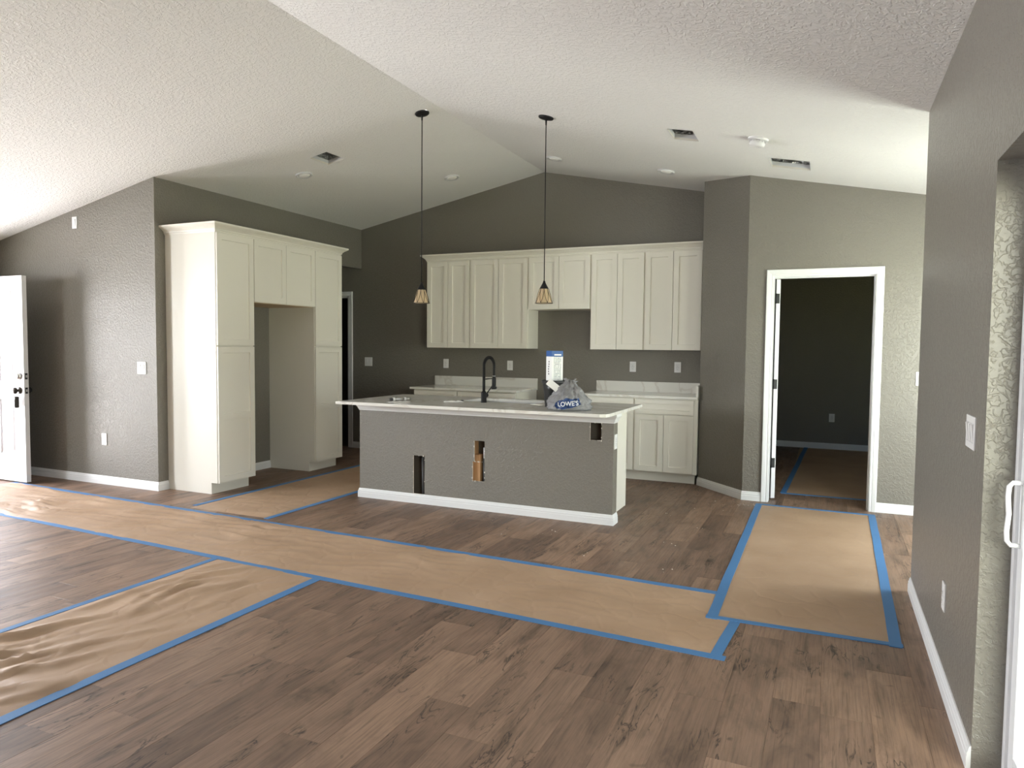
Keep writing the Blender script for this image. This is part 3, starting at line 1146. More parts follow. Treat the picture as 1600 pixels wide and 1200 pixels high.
pantry(PY[0], PY[1], 'tall white pantry cabinet next to the wall with light switches')
pantry(PY[2], PY[3], 'tall white pantry cabinet beside the dark hall opening')
w = PY[2] - PY[1]
cabinet('fridge_cabinet', (XPF, PY[1], 0), R90, w, PD, 1.80, PZ[1],
        [('door', 0.004, w / 2 - G, 1.802, 2.402, ()), ('door', w / 2 + G, w - 0.004, 1.802, 2.402, ())],
        'white two-door cabinet bridging the empty refrigerator recess', underside='cab_in')
mb = MB()
dz = -0.006
mb.sweep([(X_P, PY[0]), (XPF + 0.004, PY[0]), (XPF + 0.004, PY[3]), (X_P, PY[3])],
         [(-w_, z_ - 0.010) for w_, z_ in CRP], lambda p, d: (p.x, p.y, d))
tag(mb.build('crown_molding', 'cabinet'), 'white crown molding wrapping the tall pantry cabinets', 'molding')

# --- back base cabinets
YBF = 7.272 + 0.0205
CT0, CT1 = 0.876, 0.900


def base_fronts(w, n, two=True):
    fr = [('drawer', E_, w - E_, 0.713, 0.862, ())]
    if two:
        fr += [('door', E_, w / 2 - G, 0.113, 0.705, ()), ('door', w / 2 + G, w - E_, 0.113, 0.706, ())]
    else:
        fr += [('door', G, w - G, 0.113, 0.706, ())]
    return fr


BLX = [-4.541, -3.947, -3.198]
for i, lab in enumerate(('white base cabinet at the free end of the shorter back counter', 'white base cabinet beside the range gap under the shorter back counter')):
    w = BLX[i + 1] - BLX[i]
    cabinet('base_cabinet', (BLX[i], YBF, 0), 0, w, Y_B - YBF, 0, CT0, base_fronts(w, 2), lab, toe=0.105, group='base kitchen cabinets')
BRX = [-2.415, -1.846, -1.226]
for i, lab in enumerate(('white base cabinet by the range gap, partly hidden by the island', 'white base cabinet with two doors against the angled wall')):
    w = BRX[i + 1] - BRX[i]
    cabinet('base_cabinet', (BRX[i], YBF, 0), 0, w, Y_B - YBF, 0, CT0, base_fronts(w, 2), lab, toe=0.105, group='base kitchen cabinets')
fl = MB().box(BRX[2], -1.196, YBF - 0.002, YBF + 0.05, 0.105, CT0).build('filler_strip', 'cabinet')
tag(fl, 'narrow white filler strip between base cabinet and angled wall', 'filler strip')
for x0, x1, lab in ((-4.584, -3.185, 'shorter quartz counter on the back wall behind the faucet'),
                    (-2.425, -1.192, 'quartz counter on the back wall beside the angled wall')):
    t = tag(MB().bevbox(x0, x1, 7.252, Y_B, CT0, CT1, 0.003).build('countertop', 'quartz'), lab, 'countertop')
tag(MB().bevbox(-4.597, -3.185, Y_B - 0.02, Y_B, CT1, 1.015, 0.002).build('backsplash', 'quartz'),
    'low pale quartz backsplash behind the faucet', 'backsplash')
bs = tag(MB().bevbox(-2.446, -1.212, Y_B - 0.02, Y_B, CT1, 1.015, 0.002).build('backsplash', 'quartz'),
         'low veined quartz backsplash by the angled wall', 'backsplash')
MB().bevbox(-1.212, -1.191, 7.262, Y_B, CT1, 1.015, 0.002).build('side_splash', 'quartz', bs)

# ------------------------------------------------------------------ island
XI0, XI1, YI, YIB = -3.910, -1.515, 5.342, 5.457
isl = empty('kitchen_island', (0, 0, 0), 0, 'grey textured island half wall with rough cut openings', 'island')
holes = [(-3.338, -3.220, 0.083, 0.424), (-2.733, -2.634, 0.414, 0.593), (-2.748, -2.632, 0.247, 0.414), (-1.706, -1.612, 0.662, 0.800)]
xs = sorted({XI0, XI1} | {v for h in holes for v in h[:2]})
zs = sorted({0.0, CT0} | {v for h in holes for v in h[2:]})
DT = 0.0127
mb = MB()
ges = [MB(), MB(), MB()]
inh = lambda x, z: any(a < x < b and c < z < d for a, b, c, d in holes)
for i in range(len(xs) - 1):
    for j in range(len(zs) - 1):
        xa, xb, za, zb = xs[i], xs[i + 1], zs[j], zs[j + 1]
        xm, zm = (xa + xb) / 2, (za + zb) / 2
        if inh(xm, zm):
            # cut gypsum edges wherever the neighbour is solid
            for nx, nz, quad in (((xa - 1e-4), zm, [(xa, za), (xa, zb)]), (xb + 1e-4, zm, [(xb, za), (xb, zb)]),
                                 (xm, za - 1e-4, [(xa, za), (xb, za)]), (xm, zb + 1e-4, [(xa, zb), (xb, zb)])):
                if not inh(nx, nz):
                    (x1, z1), (x2, z2) = quad
                    hi = 0 if xm < -3 else 1 if xm < -2 else 2
                    ges[hi].add([(x1, YI, z1), (x2, YI, z2), (x2, YI + DT, z2), (x1, YI + DT, z1)], [(0, 1, 2, 3)])
        else:
            mb.add([(xa, YI, za), (xb, YI, za), (xb, YI, zb), (xa, YI, zb)], [(0, 1, 2, 3)])
            mb.add([(xa, YI + DT, za), (xb, YI + DT, za), (xb, YI + DT, zb), (xa, YI + DT, zb)], [(0, 3, 2, 1)])
# ends, top
mb.box(XI1 - DT, XI1, YI + 0.0002, YIB, 0, CT0)
mb.box(XI0, XI0 + DT, YI + 0.0002, YIB, 0, CT0)
bm_half = mb.build('half_wall', 'wall', isl, fix=False)
for ge in ges:
    ge.build('cut_drywall_edge', 'gyp', isl, fix=False)
# torn paper lips around the openings
mb = MB()
for (xa, xb, za, zb) in holes:
    for _ in range(12):
        side = random.choice('lrtb')
        s = random.uniform(0.003, 0.008)
        if side in 'lr':
            x, z = (xa if side == 'l' else xb), random.uniform(za, zb)
        else:
            x, z = random.uniform(xa, xb), (zb if side == 't' else za)
        if any(a + 1e-4 < x < b - 1e-4 and c + 1e-4 < z < d - 1e-4 for a, b, c, d in holes) or z < 0.09:
            continue
        mb.box(x - s / 2, x + s / 2, YI - 0.002, YI + 0.004, z - s * 0.8, z + s * 0.8)
lip = mb.build('torn_paper_fleck', 'gyp', isl)
lip['kind'] = 'stuff'
# studs, back board and plumbing seen through the openings
for xst in (-3.86, -3.42, -3.19, -2.765, -2.30, -1.80, -1.585):
    MB().box(xst - 0.019, xst + 0.019, YI + DT, YIB - 0.003, 0.04, CT0 - 0.04).build('stud', 'stud', isl)
MB().box(XI0 + DT, XI1 - DT, YI + DT, YIB - 0.003, 0, 0.04).build('bottom_plate', 'stud', isl)
MB().box(XI0 + DT, XI1 - DT, YI + DT, YIB - 0.003, CT0 - 0.04, CT0).build('top_plate', 'stud', isl)
MB().box(XI0 + DT, XI1 - DT, YIB - 0.003, YIB, 0, CT0).build('back_board', 'subfloor', isl)
MB().tube([(-3.262, YI + 0.065, 0.0), (-3.27, YI + 0.065, 0.40)], 0.019, 12).build('drain_pipe', 'pipe', isl)
MB().box(-2.745, -2.69, YI + 0.03, YI + 0.09, 0.24, 0.47).build('blocking', 'stud', isl)
MB().tube([(-2.655, YI + 0.06, 0.20), (-2.655, YI + 0.06, 0.44)], 0.02, 12).build('drain_pipe', 'pipe', isl)
MB().tube([(-2.650, YI + 0.06, 0.44), (-2.650, YI + 0.06, 0.53)], 0.022, 12).build('pipe_coupling', 'plate_in', isl)
MB().sweep([(XI1, YIB), (XI1, YI), (XI0, YI), (XI0, YIB)], BBP,
           lambda p, d: (p.x, p.y, d)).build('baseboard', 'trim', isl)
APP = [(0, 0.803), (0.006, 0.803), (0.008, 0.812), (0.014, 0.818), (0.020, 0.832), (0.034, 0.850), (0.040, 0.856), (0.040, 0.876), (0, 0.876)]
APP = [(w_ * 0.8, z_) for w_, z_ in APP]
MB().sweep([(XI1, YIB), (XI1, YI), (XI0, YI), (XI0, YIB)], APP, lambda p, d: (p.x, p.y, d)).build('apron_molding', 'trim', isl)

XIC = -1.620
wI = XIC - XI0
fr = []
n = 4
for i in range(n):
    u0, u1 = wI * i / n, wI * (i + 1) / n
    fr += [('drawer', u0 + G, u1 - G, 0.712, 0.862, ()), ('door', u0 + G, u1 - G, 0.113, 0.706, ())]
ic = cabinet('island_cabinet', (XIC, 6.086, 0), math.pi, wI, 6.086 - YIB, 0, CT0 - 0.0, fr,
             'white island base cabinet with plain end panel behind the grey half wall', toe=0.105, hollow=True)
MB().box(-0.010, 0.0, 0.0, 6.086 - YIB, 0.0, CT0).build('end_panel', 'cabinet', ic)
MB().box(-0.013, -0.010, 0.0, 0.022, 0.0, CT0).build('end_stile', 'cabinet', ic)

# countertop with sink cut-out
CX0, CX1, CY0, CY1 = -3.943, -1.482, 5.036, 6.127
SX0, SX1, SY0_, SY1_ = -3.02, -2.30, 5.665, 6.035
top = empty('island_countertop', (0, 0, 0), 0, 'long white quartz slab on the kitchen island', 'countertop')
bm = bmesh.new()
outer = [(CX0, CY0), (CX1 - 0.055, CY0), (CX1 - 0.012, CY0 + 0.02), (CX1, CY0 + 0.075), (CX1, CY1), (CX0, CY1)]
inner = []
rr = 0.04
for cx, cy, a0 in ((SX1 - rr, SY1_ - rr, 0), (SX0 + rr, SY1_ - rr, 90), (SX0 + rr, SY0_ + rr, 180), (SX1 - rr, SY0_ + rr, 270)):
    for q in range(5):
        an = math.radians(a0 + q * 22.5)
        inner.append((cx + rr * math.cos(an), cy + rr * math.sin(an)))
for zz in (CT0, CT1):
    edges = []
    for loop in (outer, inner):
        vs = [bm.verts.new((x, y, zz)) for x, y in loop]
        edges += [bm.edges.new((vs[i], vs[(i + 1) % len(vs)])) for i in range(len(vs))]
    bmesh.ops.triangle_fill(bm, edges=edges, use_beauty=True)
for loop in (outer, inner):
    n = len(loop)
    A = [bm.verts.new((x, y, CT0)) for x, y in loop]
    B = [bm.verts.new((x, y, CT1)) for x, y in loop]
    for i in range(n):
        bm.faces.new((A[i], A[(i + 1) % n], B[(i + 1) % n], B[i]))
bmesh.ops.remove_doubles(bm, verts=bm.verts[:], dist=1e-5)
bmesh.ops.recalc_face_normals(bm, faces=bm.faces[:])
bm.verts.index_update()
mb = MB().add([v.co for v in bm.verts], [[v.index for v in f.verts] for f in bm.faces])
bm.free()
mb.build('slab', 'quartz', top)
sk = empty('kitchen_sink', (0, 0, 0), 0, 'undermount steel sink basin set into the island slab', 'sink')
mb = MB()
a0, a1, b0, b1, zb = SX0 - 0.008, SX1 + 0.008, SY0_ - 0.008, SY1_ + 0.008, 0.68
T = [(a0, b0, CT0), (a1, b0, CT0), (a1, b1, CT0), (a0, b1, CT0)]
B = [(a0 + 0.02, b0 + 0.02, zb), (a1 - 0.02, b0 + 0.02, zb), (a1 - 0.02, b1 - 0.02, zb), (a0 + 0.02, b1 - 0.02, zb)]
mb.add(T + B, [(0, 1, 5, 4), (1, 2, 6, 5), (2, 3, 7, 6), (3, 0, 4, 7), (4, 5, 6, 7)])
mb.build('basin', 'steel', sk, fix=False)
MB().lathe([(0.045, 0), (0.045, 0.004), (0.03, 0.005), (0.03, 0.002)], ((a0 + a1) / 2, (b0 + b1) / 2, zb), 20).build('drain', 'chrome', sk)

# ------------------------------------------------------------------ faucet (spring neck, black)
fx, fy, fz = -2.765, 5.585, CT1
fa = empty('kitchen_faucet', (fx, fy, fz), 0, 'tall matte black spring neck faucet on the island', 'faucet')
MB().lathe([(0.027, 0), (0.027, 0.006), (0.0245, 0.009), (0.0245, 0.085), (0.015, 0.1)], n=20).build('base', 'black', fa)
MB().tube([(0, 0, 0.09), (0, 0, 0.225)], 0.0125, 12).build('riser', 'black', fa)
arc = []
for i in range(41):
    t_ = i / 40
    if t_ < 0.3:
        arc.append((0, 0, 0.22 + 0.10 * t_ / 0.3))
    elif t_ < 0.8:
        an = math.pi * (t_ - 0.3) / 0.5
        arc.append((0, 0.1025 - 0.1025 * math.cos(an), 0.32 + 0.075 * math.sin(an)))
    else:
        arc.append((0, 0.205, 0.32 - 0.10 * (t_ - 0.8) / 0.2))
nk = MB().tube(arc, 0.0085, 10).build('neck', 'black', fa)
coil = []
NC = 44
P_ = [Vector(p) for p in arc]
for i in range(NC * 8 + 1):
    s = i / (NC * 8) * 40
    j = min(39, int(s))
    p = P_[j].lerp(P_[j + 1], s - j)
    tdir = (P_[j + 1] - P_[j]).normalized()
    n1 = Vector((1, 0, 0))
    n2 = tdir.cross(n1).normalized()
    an = 2 * math.pi * i / 8
    coil.append(p + (n1 * math.cos(an) + n2 * math.sin(an)) * 0.0125)
MB().tube(coil, 0.0026, 5).build('spring', 'black', nk)
MB().lathe([(0.013, 0.225), (0.014, 0.215), (0.019, 0.205), (0.019, 0.14), (0.017, 0.135), (0.026, 0.125), (0.026, 0.112), (0.018, 0.108)],
           (0, 0.205, 0), 18).build('spray_head', 'black', fa)
MB().lathe([(0.0145, 0.222), (0.0145, 0.230)], (0, 0.205, 0), 18).build('spray_collar', 'chrome', fa)
MB().tube([(0, 0, 0.205), (0, 0.195, 0.205)], 0.005, 8).build('dock_arm', 'black', fa)
hb = MB().lathe([(0.02, 0), (0.022, 0.03), (0.018, 0.036)], (0, 0.02, 0.062), 16, mat=Matrix.Rotation(math.radians(-90), 4, 'X')).build('valve', 'black', fa)
MB().tube([(0, 0.045, 0.068), (0.01, 0.115, 0.12), (0.012, 0.15, 0.145)], [0.006, 0.005, 0.0045], 8).build('lever', 'black', hb)

# ------------------------------------------------------------------ things on the island
# loose fittings
t = empty('brass_fitting', (-3.46, 5.32, CT1), math.radians(62), 'short metal pipe fitting lying on its clear wrapper', 'fitting')
zz = 0.020
MB().tube([(-0.10, 0, zz), (-0.075, 0, zz)], 0.013, 12).build('end_cap', 'slot', t)
MB().tube([(-0.075, 0, zz), (-0.055, 0, zz)], 0.016, 12).build('collar', 'plastic', t)
MB().tube([(-0.055, 0, zz), (-0.035, 0, zz), (-0.030, 0, zz), (0.035, 0, zz)], [0.012, 0.012, 0.015, 0.015], 12).build('barrel', 'chrome', t)
MB().tube([(0.035, 0, zz), (0.055, 0, zz)], 0.017, 6).build('hex_nut', 'plastic', t)
MB().tube([(0.055, 0, zz), (0.10, 0, zz)], 0.011, 12).build('threaded_end', 'chrome', t)


def crumple(name, mat, cx, cy, rx, ry, h, n, seed, label, cat, rz=0.0, zbase=CT1):
    rnd = random.Random(seed)
    vs, fs = [], []
    for i in range(n + 1):
        for j in range(n + 1):
            u, v = i / n * 2 - 1, j / n * 2 - 1
            hh = abs(noise.noise(Vector((u * 2.2 + seed, v * 2.2, seed * 0.7)))) * h * 2 * (1 - max(abs(u), abs(v)) ** 3 * 0.8)
            vs.append((u * rx * (1 + 0.15 * noise.noise(Vector((v * 3, seed, 1)))), v * ry * (1 + 0.15 * noise.noise(Vector((u * 3, seed, 5)))), 0.001 + hh))
    for i in range(n):
        for j in range(n):
            a = i * (n + 1) + j
            fs.append((a, a + n + 1, a + n + 2, a + 1))
    o = MB().add(vs, fs).build(name, mat)
    o.location = (cx, cy, zbase)
    o.rotation_euler = (0, 0, rz)
    sol = o.modifiers.new('thickness', 'SOLIDIFY')
    sol.thickness = 0.0008
    return tag(o, label, cat)


crumple('plastic_wrapper', 'white_scrap', -3.43, 5.25, 0.10, 0.035, 0.004, 10, 3, 'crinkled clear wrapper under the metal fitting', 'wrapper', math.radians(62))
crumple('paper_scrap', 'white_scrap', -3.02, 5.50, 0.085, 0.03, 0.012, 10, 9, 'crumpled white scrap lying between fitting and faucet', 'scrap', math.radians(30))
tag(MB().lathe([(0.012, 0.0), (0.013, 0.01), (0.009, 0.016), (0.004, 0.017)], (-2.965, 5.555, CT1), 14).build('black_cap', 'slot'),
    'tiny dark plastic cap beside the white scrap', 'cap')
o = tag(MB().bevbox(-0.06, 0.06, -0.02, 0.02, 0, 0.002, 0.0006).build('paper_slip', 'cardpaper'), 'flat paper slip lying beside the black bin', 'paper slip')
o.location = (-2.27, 5.60, CT1)
o.rotation_euler = (0, 0, math.radians(-30))

# black bin
bn = empty('waste_bin', (-2.054, 5.458, CT1), math.radians(48.6), 'tapered black plastic bin standing behind the shopping bag', 'bin')


def rsq(mb, prof, n=32, p=4.0, smooth=True):
    vs, fs = [], []
    for r, z in prof:
        for k in range(n):
            t_ = 2 * math.pi * k / n
            c, s = math.cos(t_), math.sin(t_)
            q = (abs(c) ** p + abs(s) ** p) ** (-1 / p)
            vs.append((r * q * c, r * q * s, z))
    for j in range(len(prof) - 1):
        for k in range(n):
            k2 = (k + 1) % n
            fs.append((j * n + k, j * n + k2, (j + 1) * n + k2, (j + 1) * n + k))
    fs.append(tuple(range(n))[::-1])
    fs.append(tuple((len(prof) - 1) * n + k for k in range(n)))
    mb.add(vs, fs, smooth)
    return mb


rsq(MB(), [(0.066, 0), (0.068, 0.004), (0.078, 0.135), (0.081, 0.139), (0.086, 0.205), (0.083, 0.206), (0.064, 0.012)]).build('bucket', 'blackplastic', bn)
rsq(MB(), [(0.0855, 0.196), (0.094, 0.199), (0.094, 0.222), (0.088, 0.222), (0.083, 0.21), (0.083, 0.196)]).build('rim', 'blackplastic', bn).data.polygons[-1].select = False
# remove the rim / bucket lids so the bin is open
for ch in bn.children:
    me = ch.data
    bm = bmesh.new()
    bm.from_mesh(me)
    big = [f for f in bm.faces if len(f.verts) > 10]
    big.sort(key=lambda f: f.calc_center_median().z)
    dele = big if ch.name.startswith('rim') else []
    bmesh.ops.delete(bm, geom=dele, context='FACES_ONLY')
    bm.to_mesh(me)
    bm.free()
bx = empty('filter_carton', (-2.058, 5.462, CT1 + 0.0125), math.radians(48.6), 'white carton with blue top standing in the black bin', 'carton')
MB().box(-0.0505, 0.0505, -0.0505, 0.0505, 0, 0.405).build('carton_body', 'carton', bx)
MB().bevbox(-0.051, 0.051, -0.051, 0.051, 0.403, 0.450, 0.001).build('blue_top', 'carton_blue', bx)
mb = MB()
for i in range(6):
    zq = 0.255 + i * 0.020
    mb.box(-0.0512, -0.0504, 0.004 - 0.006 + 0.004 * math.sin(i), 0.012 + 0.004 * math.sin(i), zq, zq + 0.012)
mb.build('printed_symbols', 'slot', bx)
MB().box(-0.03, 0.034, -0.0518, -0.0508, 0.412, 0.424).build('printed_title', 'logo_white', bx)

# shopping bag
BGX, BGY, PHI = -1.853, 5.245, math.radians(19.3)
bag = empty('shopping_bag', (BGX, BGY, CT1), PHI, 'slumped grey plastic shopping bag with a blue logo on the island', 'bag')
prof = [(0.0, 0.150, 0.085), (0.06, 0.164, 0.098), (0.16, 0.166, 0.102), (0.30, 0.155, 0.094), (0.48, 0.124, 0.076), (0.66, 0.090, 0.055), (0.80, 0.058, 0.036),
        (0.88, 0.038, 0.024), (0.92, 0.030, 0.020), (0.96, 0.040, 0.026), (1.0, 0.046, 0.018)]
H = 0.240
vs, fs = [], []
n = 72
NT = 34
for i in range(NT + 1):
    t_ = i / NT
    for j in range(len(prof) - 1):
        if prof[j][0] <= t_ <= prof[j + 1][0]:
            q = (t_ - prof[j][0]) / (prof[j + 1][0] - prof[j][0])
            aa = prof[j][1] * (1 - q) + prof[j + 1][1] * q
            bb = prof[j][2] * (1 - q) + prof[j + 1][2] * q
            break
    for k in range(n):
        th = 2 * math.pi * k / n
        c, s = math.cos(th), math.sin(th)
        fold = 1 + 0.05 * noise.noise(Vector((c * 3.0, s * 3.0, t_ * 1.5))) + (0.05 + 0.36 * t_) * noise.noise(Vector((c * 8, s * 8, t_ * 1.4 + 3)))
        cr = 0.016 * noise.noise(Vector((c * 5, s * 5, t_ * 7))) + 0.010 * (1 - abs(noise.noise(Vector((c * 9, s * 9, t_ * 11)))) * 3)
        x = aa * c * fold + cr * c + 0.012 * t_ + (0.02 if c > 0.75 and t_ < 0.45 else 0) * (0.45 - t_)
        y = bb * s * fold + cr * s
        z = H * t_ * (1 - 0.05 * c * t_) + (0.004 * noise.noise(Vector((c * 5, s * 5, 9))) if i else 0)
        vs.append((x, y, max(0.001, z)))
for i in range(NT):
    for k in range(n):
        k2 = (k + 1) % n
        fs.append((i * n + k, i * n + k2, (i + 1) * n + k2, (i + 1) * n + k))
fs.append(tuple(range(n))[::-1])
sac = MB().add(vs, fs, True).build('bag_film', 'bag', bag)
# tied handles
for sgn in (-1, 1):
    pts = []
    for i in range(13):
        q = i / 12 * math.pi
        pts.append((0.012 + sgn * 0.018 + 0.02 * sgn * math.sin(q), -0.012 + 0.02 * math.cos(q), H * 0.95 + 0.018 * math.sin(q)))
    MB().tube(pts, [0.006 + 0.003 * math.sin(i * 1.7) for i in range(13)], 8).build('handle', 'bag', bag)
# contents seen faintly
for (cx, cy, rx, ry, h, seed) in ((-0.05, 0.0, 0.07, 0.045, 0.09, 1), (0.06, 0.01, 0.06, 0.045, 0.075, 2), (0.0, 0.0, 0.045, 0.04, 0.13, 3)):
    mb = MB().bevbox(cx - rx, cx + rx, cy - ry, cy + ry, 0.004, h, 0.012)
    mb.build('wrapped_goods', 'pipe' if seed == 3 else 'plate_in', bag)
bvh = BVHTree.FromPolygons([Vector(v) for v in vs], fs)


def on_bag(x, z, off):
    h = bvh.ray_cast(Vector((x, -1, z)), Vector((0, 1, 0)))
    return (x, (h[0].y if h[0] else 0) - off, z)


LG = [(370, 1060), (380, 1012), (440, 972), (500, 962), (540, 930), (570, 950), (640, 950), (690, 945), (740, 935), (775, 1030), (650, 1078), (510, 1108), (400, 1098)]
lg = [((x - 588) / 1990, (1135 - y) / 1990) for x, y in LG]
bm = bmesh.new()
f = bm.faces.new([bm.verts.new((x, 0, z)) for x, z in lg])
bmesh.ops.triangulate(bm, faces=[f])
bmesh.ops.subdivide_edges(bm, edges=bm.edges[:], cuts=9, use_grid_fill=True)
bmesh.ops.triangulate(bm, faces=bm.faces[:])
for v in bm.verts:
    v.co = Vector(on_bag(v.co.x, v.co.z, 0.0035))
bm.verts.index_update()
MB().add([v.co for v in bm.verts], [[v.index for v in q.verts] for q in bm.faces], True).build('logo_panel', 'logo_blue', bag)
bm.free()
fc = bpy.data.curves.new('logo_text', 'FONT')
fc.body = "LOWE'S"
fc.size = 1.0
fc.offset = 0.02
fc.align_x = 'CENTER'
fo = bpy.data.objects.new('logo_text', fc)
COL.objects.link(fo)
dg = bpy.context.evaluated_depsgraph_get()
tm = fo.evaluated_get(dg).to_mesh()
bm = bmesh.new()
bm.from_mesh(tm)
fo.evaluated_get(dg).to_mesh_clear()
bpy.data.objects.remove(fo, do_unlink=True)
bmesh.ops.triangulate(bm, faces=bm.faces[:])
bmesh.ops.subdivide_edges(bm, edges=[e for e in bm.edges if e.calc_length() > 0.25], cuts=2)
bmesh.ops.triangulate(bm, faces=bm.faces[:])
xw = max(v.co.x for v in bm.verts) - min(v.co.x for v in bm.verts)
sx = 0.158 / xw
tilt = math.radians(5)
for v in bm.verts:
    x, z = v.co.x * sx, v.co.y * 0.048
    x, z = x * math.cos(tilt) - z * math.sin(tilt), x * math.sin(tilt) + z * math.cos(tilt)
    v.co = Vector(on_bag(x - 0.005, z + 0.042, 0.0065))
bm.verts.index_update()
MB().add([v.co for v in bm.verts], [[v.index for v in q.verts] for q in bm.faces]).build('logo_letters', 'logo_white', bag)
bm.free()
# white card sticking out of the bag
o = MB().bevbox(-0.027, 0.027, -0.001, 0.001, -0.05, 0.05, 0.0005).build('paper_tag', 'cardpaper', bag)
o.location = (-0.125, -0.022, 0.195)
o.rotation_euler = (0, math.radians(-52), 0)


# ------------------------------------------------------------------ pendants
def ceil_tilt(x):
    s = math.atan(SL)
    return Matrix.Rotation(s if x > XR else -s, 4, 'Y')


def pendant(x, y, zb, label):
    t = empty('pendant_light', (x, y, zb), 0, label, 'pendant light', 'pendant lights over the island')
    zt = zc(x) - zb
    MB().lathe([(0.012, -0.022), (0.03, -0.020), (0.058, -0.014), (0.062, -0.008), (0.062, 0.001)], (0, 0, zt), 28, mat=ceil_tilt(x)).build('canopy', 'black', t)
    MB().lathe([(0.006, -0.065), (0.008, -0.03), (0.014, -0.016)], (0, 0, zt), 12).build('cord_grip', 'black', t)
    MB().tube([(0, 0, 0.18), (0, 0, zt - 0.02)], 0.0042, 8).build('stem', 'black', t)
    MB().lathe([(0.036, 0.123), (0.034, 0.128), (0.024, 0.145), (0.012, 0.168), (0.007, 0.186)], n=20).build('socket_cone', 'black', t)
    sh = MB().lathe([(0.068, 0.004), (0.062, 0.03), (0.052, 0.065), (0.042, 0.095), (0.034, 0.118), (0.033, 0.122), (0.031, 0.118), (0.039, 0.095), (0.049, 0.065), (0.059, 0.03), (0.065, 0.004)],
                    n=28, cap=False).build('lamp_shade', 'shade', t)
    mb = MB()
    nn = 8

    def rad(z):
        return 0.0735 - 0.0365 * z / 0.12

    for k in range(nn):
        a0 = 2 * math.pi * (k + 0.5) / nn
        for da in (0.5, -0.5):
            pts = []
            for i in range(9):
                q = i / 8
                an = a0 + da * 2 * math.pi / nn * (1 - q) ** 1.6
                z = 0.002 + 0.118 * q
                pts.append((rad(z) * math.cos(an), rad(z) * math.sin(an), z))
            mb.tube(pts, 0.0018, 5)
    for z in (0.002, 0.12):
        pts = [(rad(z) * math.cos(2 * math.pi * i / 32), rad(z) * math.sin(2 * math.pi * i / 32), z) for i in range(33)]
        mb.tube(pts, 0.0022, 5)
    mb.build('wire_cage', 'bronze', sh)
    MB().lathe([(0.010, 0.115), (0.022, 0.075), (0.026, 0.055), (0.02, 0.036), (0.006, 0.03)], n=16).build('bulb', 'lens', t)
    return t


pendant(-3.300, 5.412, 1.767, 'black stem pendant with cream caged shade, hung before the free end of the upper cabinets')
pendant(-2.152, 5.445, 1.750, 'black stem pendant with cream caged shade, hung before the short cabinet over the range space')


# ------------------------------------------------------------------ ceiling fixtures
def recessed(x, y, label):
    t = empty('recessed_light', (x, y, zc(x)), 0, label, 'ceiling light', 'recessed ceiling lights')
    m = ceil_tilt(x)
    MB().lathe([(0.085, 0.001), (0.085, -0.012), (0.080, -0.016), (0.062, -0.010), (0.058, 0.001)], n=32, mat=m, cap=False).build('trim_ring', 'plate_in', t)  # grey plastic puts the ring's shadow line into its colour
    MB().lathe([(0.060, -0.006), (0.045, -0.016), (0.001, -0.020)], n=32, mat=m).build('lens', 'lens', t)


recessed(-4.879, 5.743, 'round recessed ceiling light near the foil-lined vent above the pantry')
recessed(-3.937, 7.10, 'round recessed ceiling light near the dark gable wall on the pantry side')
recessed(-2.677, 7.017, 'round recessed ceiling light closest to the ceiling ridge')
recessed(-1.51, 7.029, 'round recessed ceiling light near the angled wall')
vlab = ['open duct hole with crinkled foil in the ceiling above the pantry', 'narrow open duct hole in the ceiling beside the smoke detector',
        'wide open duct hole in the ceiling above the bedroom door']
for (x0, x1, y0, y1), lab in zip(VENTS, vlab):
    t = empty('duct_opening', ((x0 + x1) / 2, (y0 + y1) / 2, zc((x0 + x1) / 2)), 0, lab, 'vent', 'open ceiling ducts')
    hx, hy = (x1 - x0) / 2, (y1 - y0) / 2
    s = -SL if x0 > XR else SL
    zz = lambda x, h: s * x + h
    mb = MB()
    ring = [(-hx, -hy), (hx, -hy), (hx, hy), (-hx, hy)]
    for i in range(4):
        (xa, ya), (xb, yb) = ring[i], ring[(i + 1) % 4]
        mb.add([(xa, ya, zz(xa, -0.001)), (xb, yb, zz(xb, -0.001)), (xb, yb, zz(xb, 0.016)), (xa, ya, zz(xa, 0.016))], [(0, 1, 2, 3)])
    mb.build('drywall_edge', 'gyp', t, fix=False)
    mb = MB()
    for i in range(4):
        (xa, ya), (xb, yb) = ring[i], ring[(i + 1) % 4]
        mb.add([(xa, ya, zz(xa, 0.016)), (xb, yb, zz(xb, 0.016)), (xb, yb, zz(xb, 0.045)), (xa, ya, zz(xa, 0.045))], [(0, 1, 2, 3)])
    mb.build('metal_collar', 'plate_in', t, fix=False)
    mb = MB()
    for i in range(4):
        (xa, ya), (xb, yb) = ring[i], ring[(i + 1) % 4]
        mb.add([(xa, ya, zz(xa, 0.045)), (xb, yb, zz(xb, 0.045)), (xb, yb, zz(xb, 0.25)), (xa, ya, zz(xa, 0.25))], [(0, 1, 2, 3)])
    mb.add([(x, y, zz(x, 0.25)) for x, y in ring], [(0, 1, 2, 3)])
    mb.build('foil_lining', 'foil', t, fix=False)
    # thin raised rim of cut drywall paper
    mb = MB()
    e = 0.006
    o4 = [(-hx - e, -hy - e), (hx + e, -hy - e), (hx + e, hy + e), (-hx - e, hy + e)]
    for i in range(4):
        A = [ring[i], ring[(i + 1) % 4], o4[(i + 1) % 4], o4[i]]
        mb.add([(x, y, zz(x, -0.0015)) for x, y in A], [(0, 1, 2, 3)])
    mb.build('cut_rim', 'trim', t, fix=False)
t = empty('smoke_detector', (-0.52, 5.531, zc(-0.52)), 0, 'white round smoke detector on the ceiling slope', 'smoke detector')
m = ceil_tilt(0)
MB().lathe([(0.072, 0.001), (0.072, -0.010), (0.068, -0.014)], n=32, mat=m).build('base_plate', 'plastic', t)
